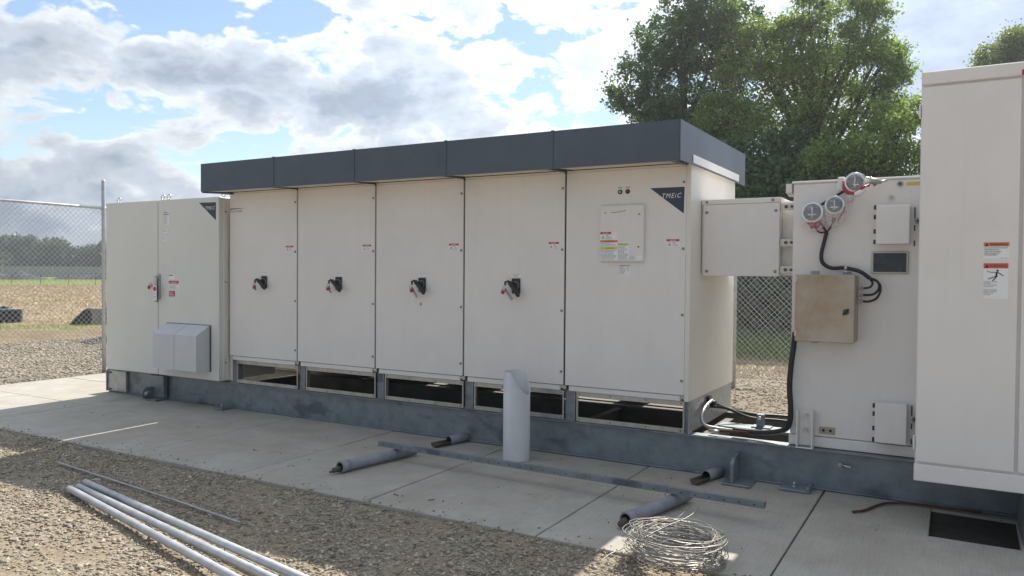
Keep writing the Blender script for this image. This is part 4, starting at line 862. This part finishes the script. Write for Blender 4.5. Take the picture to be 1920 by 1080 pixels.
lay_pipe('conduit_piece', (.102, -1.545, .052), (.275, -0.78, .052), .044, .037, CONDUIT, 'grey conduit piece under the right end of the strut', 'conduit', 'grey conduit offcuts on the pad', extra=core2)
def half(name, a, b, label, r=.042):
    a = Vector(a); b = Vector(b); t = (b-a).normalized(); w = Vector((0, 0, 1)); s_ = t.cross(w); t0 = thing(name, tuple((a+b)/2), label, 'conduit', 'grey conduit offcuts on the pad')
    mb = MB(); c = a+(b-a)*.45; mb.pipe(c, b, r, r*.88, CONDUIT, DARK); part(mb, 'tube', t0)
    mb = MB(); vs = []; n = 9
    for p_ in (a, c-t*.002):
        for rr_ in (r*.97, r*.85):
            for k in range(n): q = math.pi+math.pi*k/(n-1); vs.append(p_+(s_*math.cos(q)+w*math.sin(q))*rr_)
    fs = []
    for k in range(n-1): fs += [(k, k+1, 2*n+k+1, 2*n+k), (n+k, 3*n+k, 3*n+k+1, n+k+1), (k, n+k, n+k+1, k+1), (2*n+k, 2*n+k+1, 3*n+k+1, 3*n+k)]
    fs += [(0, 2*n, 3*n, n), (n-1, 2*n-1, 4*n-1, 3*n-1)]
    mb.add(vs, fs, WOOD, True); part(mb, 'broken_half', t0)
half('conduit_stub', (-2.275, -0.36, .043), (-2.165, 0.03, .043), 'split conduit stub against the skid beam behind the strut left end')
half('conduit_stub', (.185, -0.33, .043), (.29, 0.03, .043), 'split conduit stub beside the lifting lug at the beam')
# long steel pipes and a thin rod on the gravel
gp = 'steel pipes lying on the gravel'
def gpipe(x0, y0, x1, y1, r, label, name='steel_pipe', mt=GALVP):
    d_ = Vector((x1-x0, y1-y0, 0)); a = Vector((x0, y0, -.030+r)); b = a+d_.normalized()*3.9; b.z = -.022+r
    return lay_pipe(name, a, b, r, r*.88, mt, label, 'pipe', gp)
gpipe(-3.808, -2.88, -1.463, -3.392, .025, 'nearest of three long galvanised pipes on the gravel')
gpipe(-3.807, -2.811, -1.341, -3.284, .024, 'middle one of three long galvanised pipes, touching the nearest')
gpipe(-3.878, -2.715, -1.119, -3.219, .025, 'farthest of three long galvanised pipes, set apart with its end in shade')
a = Vector((-4.747, -2.424, -.03)); b = Vector((-2.143, -2.709, -.03)); mb = MB(); mb.tube([a, a.lerp(b, .3)+Vector((0, 0, .004)), a.lerp(b, .7)+Vector((0, 0, .006)), b], .0085, GALVL, 8); o = mb.build('thin_rod', origin=tuple(a)); tag(o, 'thin grey rod lying on shaded gravel beyond the pipes', 'rod')
# rusty rod
mb = MB(); mb.tube(spline([(1.335, -.45, .012), (1.40, -.37, .012), (1.47, -.19, .012), (1.53, -.10, .014), (1.66, -.035, .014), (1.85, -.03, .016), (2.1, -.02, .018)]), .009, RUST, 8); o = mb.build('bent_rod', origin=(1.6, -.1, 0)); tag(o, 'bent rusty rod lying beside the dark opening in the pad', 'rod')
# flat stones lower left
for k, (x, y, s_) in enumerate(((-4.05, -3.02, .045), (-3.93, -3.10, .05))):
    pass
# wire coil
mb = MB(); R_ = random.Random(5); ccx, ccy = .560, -1.915
WIRE = mat('bright_wire', (0.32, 0.31, 0.29), 0.42, metal=0.6)
for k in range(46):
    rad = R_.uniform(.20, .285); ox, oy = R_.uniform(-.02, .02), R_.uniform(-.02, .02); z0 = -0.005+.0042*k*.85+R_.uniform(0, .01); ph = R_.uniform(0, 6.28); ta = R_.uniform(-.10, .10); tb = R_.uniform(-.12, .08); pts = []
    f1, f2 = R_.uniform(0, 6), R_.uniform(0, 6)
    for i in range(40):
        a = ph+2*math.pi*i/40*R_.choice([1, 1]); rr_ = rad+.009*math.sin(3*a+f1)+.006*math.sin(5*a+f2)+R_.uniform(-.003, .003); x = rr_*math.cos(a); y = rr_*math.sin(a)
        pts.append((ccx+ox+x, ccy+oy+y, max(.004, z0+.01+ta*x+tb*y+R_.uniform(-.002, .002))))
    mb.tube(pts, .0025, WIRE, 5, closed=True)
for pts in ([(.28, -1.60, .10), (.33, -1.46, .125), (.42, -1.40, .135), (.46, -1.30, .17), (.475, -1.20, .185)], [(.34, -1.75, .11), (.42, -1.55, .14), (.50, -1.40, .165), (.52, -1.30, .175), (.525, -1.22, .19)], [(.26, -1.80, .06), (.22, -1.90, .05), (.20, -1.99, .03), (.215, -2.02, .01)], [(.255, -1.55, .09), (.27, -1.50, .12), (.36, -1.43, .12), (.52, -1.44, .10)], [(.30, -1.82, .09), (.50, -1.86, .10), (.66, -1.80, .105), (.74, -1.70, .10)]):
    mb.tube(spline([(a+.035, b-.26, c) for a, b, c in pts]), .0025, WIRE, 5)
o = mb.build('wire_coil', origin=(ccx, ccy, 0)); tag(o, 'loose tangled coil of bright wire on the pad corner', 'wire coil')

# ---------------------------------------------------------------- fences
MESHW = mat('fence_wire', (0.55, 0.56, 0.57), 0.5, metal=0.3)
def clip_line(c, sgn, L0, H):        # line z = sgn*(x) + c inside [0,L0]x[0,H]
    pts = []
    for x in (0, L0):
        z = sgn*x+c
        if -1e-9 <= z <= H+1e-9: pts.append((x, z))
    for z in (0, H):
        x = (z-c)/sgn
        if 1e-9 < x < L0-1e-9: pts.append((x, z))
    return pts[:2] if len(pts) >= 2 else None
def fence(name, o_, dirv, length, H, posts, label, top=2.62, wr=.0027, group=None):
    th = thing(name, (o_[0], o_[1], -.08), label, 'fence', group); D_ = Vector(dirv).normalized(); Nn = Vector((-D_.y, D_.x, 0)); O = Vector(o_); mb = MB(); pitch = .082; c = -length
    kk = 0
    for sgn in (1, -1):
        c = (-length if sgn == 1 else 0.0)+.01
        while c < H+(length if sgn == -1 else 0):
            pp = clip_line(c, sgn, length, H)
            if pp:
                a, b = pp; off = .0025*sgn
                mb.tube([O+D_*a[0]+Vector((0, 0, a[1]))+Nn*off, O+D_*b[0]+Vector((0, 0, b[1]))+Nn*off], wr, MESHW, 4, cap=False)
            c += pitch
    ch = part(mb, 'chain_link', th); kind(ch, 'stuff')
    for (s_, hgt, r_) in posts:
        m2 = MB(); q = O+D_*s_; m2.tube([(q.x, q.y, -.25), (q.x, q.y, hgt-.02), (q.x, q.y, hgt)], [r_, r_, r_*.6], GALVP, 14); part(m2, 'post', th)
    m2 = MB(); A_ = O+Vector((0, 0, top-O.z)); B_ = A_+D_*length; m2.tube([A_, B_], .021, GALVP, 10); part(m2, 'top_rail', th)
    m2 = MB(); A_ = O+Vector((0, 0, .04)); m2.tube([A_, A_+D_*length], .003, MESHW, 5); part(m2, 'tension_wire', th)
    return th
fence('left_fence' if False else 'chain_link_fence', (-10.05, -4.2, -.05), (0, 1, 0), 9.5, 2.66, ((2.3-.0, 2.62, .024), (5.53, 3.075, .030), (8.0, 2.62, .024)), 'chain link fence at the left with a tall post beside the cabinet')
fence('chain_link_fence', (-10.05, 5.3, -.05), (1, 0, 0), 17.0, 2.66, ((.1, 3.075, .03), (3.1, 2.62, .024), (6.1, 2.62, .024), (9.12, 2.62, .034), (12.1, 2.62, .024), (15.1, 2.62, .024)), 'rear chain link fence seen in the gap between the inverter and transformer', wr=.0027)
# second fence further back seen as a moire
fence('chain_link_fence', (-8, 8.6, -.05), (1, 0, 0), 12.0, 2.2, ((3, 2.3, .024), (9.8, 2.3, .024)), 'second chain link fence in front of the dark trees', top=2.2, wr=.0016)

# far field objects
ff = thing('field_fence', (-165, 90, -.1), 'very long far fence with grey mesh across the field', 'fence')
SCR = mat('grey_screen', (0.30, 0.32, 0.33), 0.9, var=.15, scale=.3)
a = Vector((-190, 15, -.1)); b = Vector((-95, 150, -.1)); t_ = (b-a).normalized(); Lf = (b-a).length; Tf = Matrix((t_, Vector((-t_.y, t_.x, 0)), Vector((0, 0, 1)))).transposed().to_4x4(); Tf.translation = a
mb = MB(); mb.box(0, Lf, 0, .05, .05, 2.0, SCR, 0, Tf); part(mb, 'screen', ff)
for k in range(0, int(Lf/4)): mb = MB(); mb.box(k*4-.05, k*4+.05, -.06, -.01, 0, 2.3, GALVP, 0, Tf); part(mb, 'post', ff)
a = Vector((-100, 4, -.1)); b = Vector((-60, 75, -.1)); t_ = (b-a).normalized(); Lf = (b-a).length; Tf = Matrix((t_, Vector((-t_.y, t_.x, 0)), Vector((0, 0, 1)))).transposed().to_4x4(); Tf.translation = a
f2_ = thing('wire_fence', (-80, 40, -.1), 'thin wire fence with slim posts crossing the green strip', 'fence')
for k in range(0, int(Lf/2.5)): mb = MB(); mb.box(k*2.5-.025, k*2.5+.025, -.02, .02, 0, 1.25, BOLT, 0, Tf); part(mb, 'post', f2_)
for z in (.4, .8, 1.2): mb = MB(); mb.box(0, Lf, -.01, .01, z-.008, z+.008, BOLT, 0, Tf); part(mb, 'wire', f2_)
# berms of dark material
def berm(x, y, lx, ly, h, ang, label, mt=RUBBLE, seed=1):
    R_ = random.Random(seed); nx, ny = 26, 8; vs = []
    ca, sa = math.cos(ang), math.sin(ang)
    for j in range(ny+1):
        for i in range(nx+1):
            u = i/nx*2-1; v = j/ny*2-1; q = max(0, 1-abs(u)**3)*max(0, 1-v*v); z = h*q*(1+.25*R_.uniform(-1, 1)+.3*math.sin(u*9+seed))-.12
            px, py = u*lx, v*ly; vs.append((x+px*ca-py*sa, y+px*sa+py*ca, max(z, -.12)))
    fs = [(j*(nx+1)+i, j*(nx+1)+i+1, (j+1)*(nx+1)+i+1, (j+1)*(nx+1)+i) for j in range(ny) for i in range(nx)]
    m_ = MB(); m_.add(vs, fs, mt, True); o = m_.build('earth_mound', origin=(x, y, -.1)); tag(o, label, 'mound', 'dark mounds in the far grass')
berm(-112, 66, 7.5, 1.6, .75, 1.0, 'long low dark mound in the far grass left of the cabinet', seed=2)
berm(-118, 54, 6, 2.5, .95, .9, 'taller dark mound at the far left edge of the picture', seed=4)
# houses behind the far fence
for (x, y, w, h, lb) in ((-166, 116, 9, 3.4, 'low pale roofed house beyond the far fence near the cabinet'), (-178, 101, 8, 3.0, 'second pale house partly hidden by trees in the distance')):
    th = thing('house', (x, y, -.1), lb, 'house', 'distant houses'); T = Matrix.Translation((x, y, -.1)) @ Matrix.Rotation(1.0, 4, 'Z')
    mb = MB(); mb.box(-w/2, w/2, -3, 3, 0, h*.6, RUBBLEL, 0, T); part(mb, 'wall', th)
    mb = MB(); vs = [T @ Vector(q) for q in ((-w/2-.4, -3.4, h*.58), (w/2+.4, -3.4, h*.58), (w/2+.4, 3.4, h*.58), (-w/2-.4, 3.4, h*.58), (-w/2+1.5, 0, h), (w/2-1.5, 0, h))]; mb.add(vs, [(0, 1, 5, 4), (2, 3, 4, 5), (1, 2, 5), (3, 0, 4), (0, 3, 2, 1)], HOODM); part(mb, 'roof', th)
# dark blocks in the near field
bk = thing('block_pile', (-23.6, 6.8, -.1), 'long dark block with rubble on top at the far left edge', 'blocks')
T = Matrix.Translation((-23.55, 6.75, -.12)) @ Matrix.Rotation(1.02, 4, 'Z')
mb = MB(); mb.box(-2.2, .36, -.3, .3, 0, .46, RUBBLE, .03, T); part(mb, 'block', bk)
mb = MB(); mb.box(-2.2, .38, -.32, .32, .461, .50, RUBBLEL, .01, T); part(mb, 'lid', bk)
for k in range(9):
    T2 = T @ Matrix.Translation((-1.2+k*.16, random.uniform(-.1, .2), .5)) @ Matrix.Rotation(random.uniform(-.6, .6), 4, 'Y') @ Matrix.Rotation(random.uniform(-.6, .6), 4, 'Z'); mb = MB(); s_ = max(.05, .30-abs(k-3)*.045); mb.box(-s_*.8, s_*.8, -.1, .1, -.05, s_*.6, RUBBLE if k % 2 else RUBBLEL, .02, T2); part(mb, 'rubble', bk)
T = Matrix.Translation((-20.9, 7.75, -.12)) @ Matrix.Rotation(1.02, 4, 'Z')
bk2 = thing('broken_culvert', (-20.9, 7.75, -.1), 'grey and black broken slabs on the weeds behind the left fence', 'slabs')
def tprism(poly, y0, y1, mt):
    m_ = MB(); m_.prism(poly, y0, y1, mt); m_.v = [tuple(T @ Vector(v)) for v in m_.v]; return m_
part(tprism([(-.62, 0), (0.0, 0), (0.05, .28), (-.02, .56), (-.18, .50), (-.42, .26)], -.2, .2, RUBBLE), 'dark_slab', bk2)
part(tprism([(.01, .0), (.33, 0), (.36, .54), (-.015, .56), (.06, .28)], -.22, .18, RUBBLEL), 'grey_slab', bk2)
part(tprism([(.34, 0), (.50, 0), (.52, .50), (.42, .58), (.37, .50)], -.15, .25, RUBBLE), 'dark_slab', bk2)
part(tprism([(.51, 0), (.95, 0), (.95, .52), (.53, .55)], -.2, .2, RUBBLEL), 'grey_slab', bk2)

# ---------------------------------------------------------------- trees
def crown(name, lobes, per_m3, leaf, mt, parent, origin, seed, clump=.28, shell=.5, squash=.85, cl_leaves=26, dirb=0.0):
    rng = np.random.default_rng(seed); P = []; sat = []
    for (x, y, z, r) in lobes:                 # ragged sprays standing out of each mass
        for _ in range(int(5+4*r)):
            v_ = rng.normal(size=3); v_ /= np.linalg.norm(v_); v_[2] = abs(v_[2])*1.1-.25; k_ = r*rng.uniform(.95, 1.22); sat.append((x+v_[0]*k_, y+v_[1]*k_*.8, z+v_[2]*k_, r*rng.uniform(.16, .30)))
    lobes = list(lobes)+sat
    for (x, y, z, r) in lobes:
        n = max(8, int(per_m3*4.19*r**3*.85)); d_ = rng.normal(size=(n, 3)); d_ /= np.linalg.norm(d_, axis=1)[:, None]
        rad = r*np.power(rng.uniform(0, 1, n), shell)*(1+.16*np.sin(d_[:, 0]*5+x*3)*np.sin(d_[:, 2]*6+z*2))
        P.append(np.array([x, y, z])+d_*rad[:, None]*np.array([1, 1.0, squash]))
    P = np.concatenate(P); n = len(P); cs = rng.uniform(.55, 1.35, n)*clump
    q = rng.normal(size=(n, cl_leaves, 3))*.5*cs[:, None, None]; q[:, :, 2] *= .8
    Q = (P[:, None]+q).reshape(-1, 3); m_ = len(Q); Q = Q-np.array(origin)
    nrm = rng.normal(size=(m_, 3)); nrm[:, 2] += .5; nrm /= np.linalg.norm(nrm, axis=1)[:, None]
    t = np.cross(nrm, rng.normal(size=(m_, 3))); t /= np.linalg.norm(t, axis=1)[:, None]; b_ = np.cross(nrm, t); s_ = leaf*rng.uniform(.6, 1.3, m_)[:, None]
    v = np.stack([Q-t*s_*.5, Q-b_*s_*.38+nrm*s_*.05, Q+t*s_*.55, Q+b_*s_*.38+nrm*s_*.05], 1)
    tint = np.clip(rng.normal(.5, .22, m_)+np.repeat(rng.normal(0, .18, n), cl_leaves), 0, 1)
    o = fast_mesh(name, v.reshape(-1, 3), np.arange(m_*4).reshape(-1, 4), [mt], tint); o.parent = parent; return o
def trunk(th, base, lobes, r0_, seed):
    R_ = random.Random(seed); mb = MB(); bx, by, bz = base; top = max(l[2] for l in lobes); tx = sum(l[0] for l in lobes)/len(lobes)
    sp = [(bx, by, bz), (bx+.1, by, 1.2), (bx*.6+tx*.4, by, top*.35), (bx*.3+tx*.7, by, top*.6), (tx, by, top*.88)]
    pts = spline(sp, 5); mb.tube(pts, [r0_*(1-i/len(pts))**.8+.02 for i in range(len(pts))], BARK, 10); part(mb, 'trunk', th)
    for l in lobes:
        k = min(len(pts)-2, max(3, int(len(pts)*max(.15, (l[2]-1.8)/top)))); s0 = pts[k]; e = Vector((l[0], l[1], l[2]))
        if (e-s0).length < .3: continue
        mid = s0.lerp(e, .5)+Vector((R_.uniform(-.2, .2), R_.uniform(-.2, .2), -.15)); q = spline([s0, mid, e], 4); rb = r0_*.35
        m2 = MB(); m2.tube(q, [rb*(1-i/len(q))+.012 for i in range(len(q))], BARK, 7)
        for _ in range(5):
            e2 = e+Vector((R_.uniform(-1, 1), R_.uniform(-1, 1), R_.uniform(-.1, 1)))*l[3]*.9; m2.tube([q[-3], e2], [.018, .005], BARK, 5, cap=False)
        part(m2, 'branch', th)
LA = [(-5.52, 18, 9.76, 1.18), (-6.38, 18.3, 9.05, 1.2), (-7.09, 17.8, 8.11, 0.96), (-7.63, 18, 7.21, 0.7), (-6.18, 18, 6.98, 1.37), (-4.82, 18.4, 8.17, 1.33), (-5.37, 18, 11.41, 1.01), (-4.67, 18, 9.47, 0.99), (-5.46, 18.2, 5.73, 1.52), (-6.7, 17.7, 6.17, 1.04)]
LB = [(-2.99, 17, 7.55, 0.93), (-2.11, 17.3, 7.74, 1.06), (-0.85, 17, 7.43, 1.1), (-1.41, 17, 8.54, 0.67), (-2.38, 17, 6.26, 1.37), (-0.96, 17.2, 5.84, 1.4), (-3.57, 17, 5.91, 1.25), (-0.16, 17, 6.2, 0.72), (-3.15, 17, 8.65, 0.46), (-0.46, 17, 8.1, 0.51), (-0.04, 17, 7.05, 0.6), (-0.1, 17.3, 7.7, .5), (-3.9, 17.4, 7.2, 1.0), (-4.3, 17.4, 6.2, 1.0), (-3.7, 17.5, 8.3, .75), (-4.1, 17.6, 9.3, .5), (-2.2, 17.2, 8.7, .5), (-3.3, 17.6, 7.9, .8), (-1.6, 17.3, 7.0, 1.2), (-.6, 17, 8.95, .32), (-.15, 17, 8.7, .26), (-1.9, 17, 9.2, .36), (-2.7, 17.2, 8.6, .4), (.25, 17, 7.6, .22), (0.15, 17, 6.9, .45), (.1, 17, 5.5, .6)]
LC = [(0.62, 15, 5.42, 0.65), (0.05, 15, 4.49, 0.93), (0.88, 15, 4.17, 0.78), (-0.94, 15.2, 4.14, 0.95), (1.9, 15.4, 3.9, 1.0), (.5, 15.3, 3.0, 1.1)]
LU = [(-3.18, 15.5, 3.59, 1.32), (-1.79, 15.5, 3.54, 1.28), (-0.48, 15.5, 3.21, 1.24), (-3.15, 15.5, 1.54, 1.17), (-2.02, 15.5, 0.98, 1.0), (-3.9, 15.5, 2.13, 1.19), (-0.96, 15.5, 1.56, 1.25), (-4.68, 15.5, 4.1, 1.21), (-5.96, 15.5, 4.32, 0.94), (.6, 15.6, 1.3, 1.2), (-4.6, 15.6, 1.0, 1.1), (-3.2, 16.4, 4.6, 1.1), (-1.9, 16.4, 4.7, 1.0), (-5.8, 16, 2.2, 1.3), (1.9, 15.6, 1.6, 1.3)] + [(-6.5+.75*k, 15.1+.25*(k % 3), .55+.25*(k % 2), .85) for k in range(13)] + [(-6.5+1.1*k, 16.4, 1.7+.3*(k % 2), 1.1) for k in range(9)]
def tree(name, label, lobes, base, r0_, dens, leaf, mt, seed, **k):
    th = thing(name, base, label, 'tree'); trunk(th, base, lobes, r0_, seed); crown('crown', lobes, dens, leaf, mt, th, base, seed, **k); return th
tree('cottonwood_tree', 'tall dark green cottonwood rising above the charcoal canopy', LA, (-5.3, 18, -.1), .24, 19, .10, LEAF_A, 1, clump=.25)
tree('broadleaf_tree', 'paler wispy broadleaf tree right of the tall dark cottonwood', LB, (-1.9, 17, -.1), .18, 20, .080, LEAF_B, 2, cl_leaves=24, clump=.27)
tree('small_tree', 'smaller green tree just left of the tallest enclosure', LC, (.4, 15.2, -.1), .12, 34, .085, LEAF_B, 3, cl_leaves=26)
tree('dense_shrub', 'dark dense undergrowth behind the transformer and rear fence', LU, (-2.4, 15.8, -.1), .12, 19, .13, LEAF_A, 4, cl_leaves=28, clump=.36)
tree('willow_tree', 'feathery yellow green treetop above the tallest enclosure', [(3.57, 30, 10.12, 1.04), (3.05, 30, 9.88, 0.84), (4.0, 30, 10.69, 0.83), (2.7, 30, 9.4, 0.74), (4.4, 30, 9.2, 1.2), (4, 30, 7.5, 1.6)], (4.2, 30, -.1), .2, 34, .09, LEAF_C, 5, clump=.3)
FT = [(-190.4, 90.6, 5.5, 3.7), (-186.2, 93.1, 5.8, 3.5), (-180.3, 96.5, 5.6, 3.0), (-177.1, 98.3, 4.6, 2.2), (-173.3, 100.5, 4.4, 2.1), (-170.4, 102.2, 5.0, 2.2), (-182.9, 94.9, 4.1, 2.0), (-188.8, 91.5, 4.0, 2.2), (-175.1, 99.4, 3.9, 1.7)]
FN = ['tall dark far tree at the left picture edge', 'highest rounded dark tree on the far horizon', 'broad mid green far tree right of the highest one', 'small far tree in the dip of the horizon', 'low far tree nearer the cabinet', 'far tree half hidden by the tall fence post', 'low tree in front between the highest two', 'low tree at the foot of the leftmost far tree', 'smallest far tree in the horizon row']
for i, (x, y, z, r) in enumerate(FT):
    lb = [(x, y, z-r*.1, r), (x-r*.6, y-r*.3, z-r*.6, r*.8), (x+r*.6, y+r*.3, z-r*.7, r*.8), (x, y, z-r*1.1, r*.8)]
    th = thing('far_tree', (x, y, -.1), FN[i], 'tree', 'tree row on the far horizon'); mb = MB(); mb.tube([(x, y, -.1), (x, y, z)], [.3, .1], BARK, 6); part(mb, 'trunk', th)
    crown('crown', lb, 1.6, .55, LEAF_F, th, (x, y, -.1), 20+i, clump=.9, shell=.4, cl_leaves=14)
mb_rng = np.random.default_rng(31); lobes = []
for k in range(46):
    t = k/45; x = -205+t*75; y = 70+t*75; lobes.append((x+mb_rng.uniform(-3, 3), y+mb_rng.uniform(-3, 3), mb_rng.uniform(1.2, 2.4), mb_rng.uniform(2.2, 3.2)))
hd = crown('distant_woodland', lobes, 1.1, .7, LEAF_F, None, (0, 0, 0), 40, clump=1.0, cl_leaves=12); kind(tag(hd, 'dark mass of woodland behind the far field fence', 'woodland'), 'stuff')

# ---------------------------------------------------------------- air
hm = bpy.data.materials.new('haze_and_glare'); hm.use_nodes = True; hn = hm.node_tree
hn.nodes.remove(hn.nodes['Principled BSDF']); hv = hn.nodes.new('ShaderNodeVolumePrincipled')
hv.inputs['Color'].default_value = (0.90, 0.95, 1.0, 1); hv.inputs['Density'].default_value = 0.0011; hv.inputs['Anisotropy'].default_value = 0.7  # thin haze volume added, also standing in for lens glare over the trees
hn.links.new(hv.outputs[0], hn.nodes['Material Output'].inputs['Volume'])
mb = MB(); mb.box(-3050, 3050, -3050, 3050, -1.4, 14.5, hm); kind(mb.build('haze'), 'stuff')
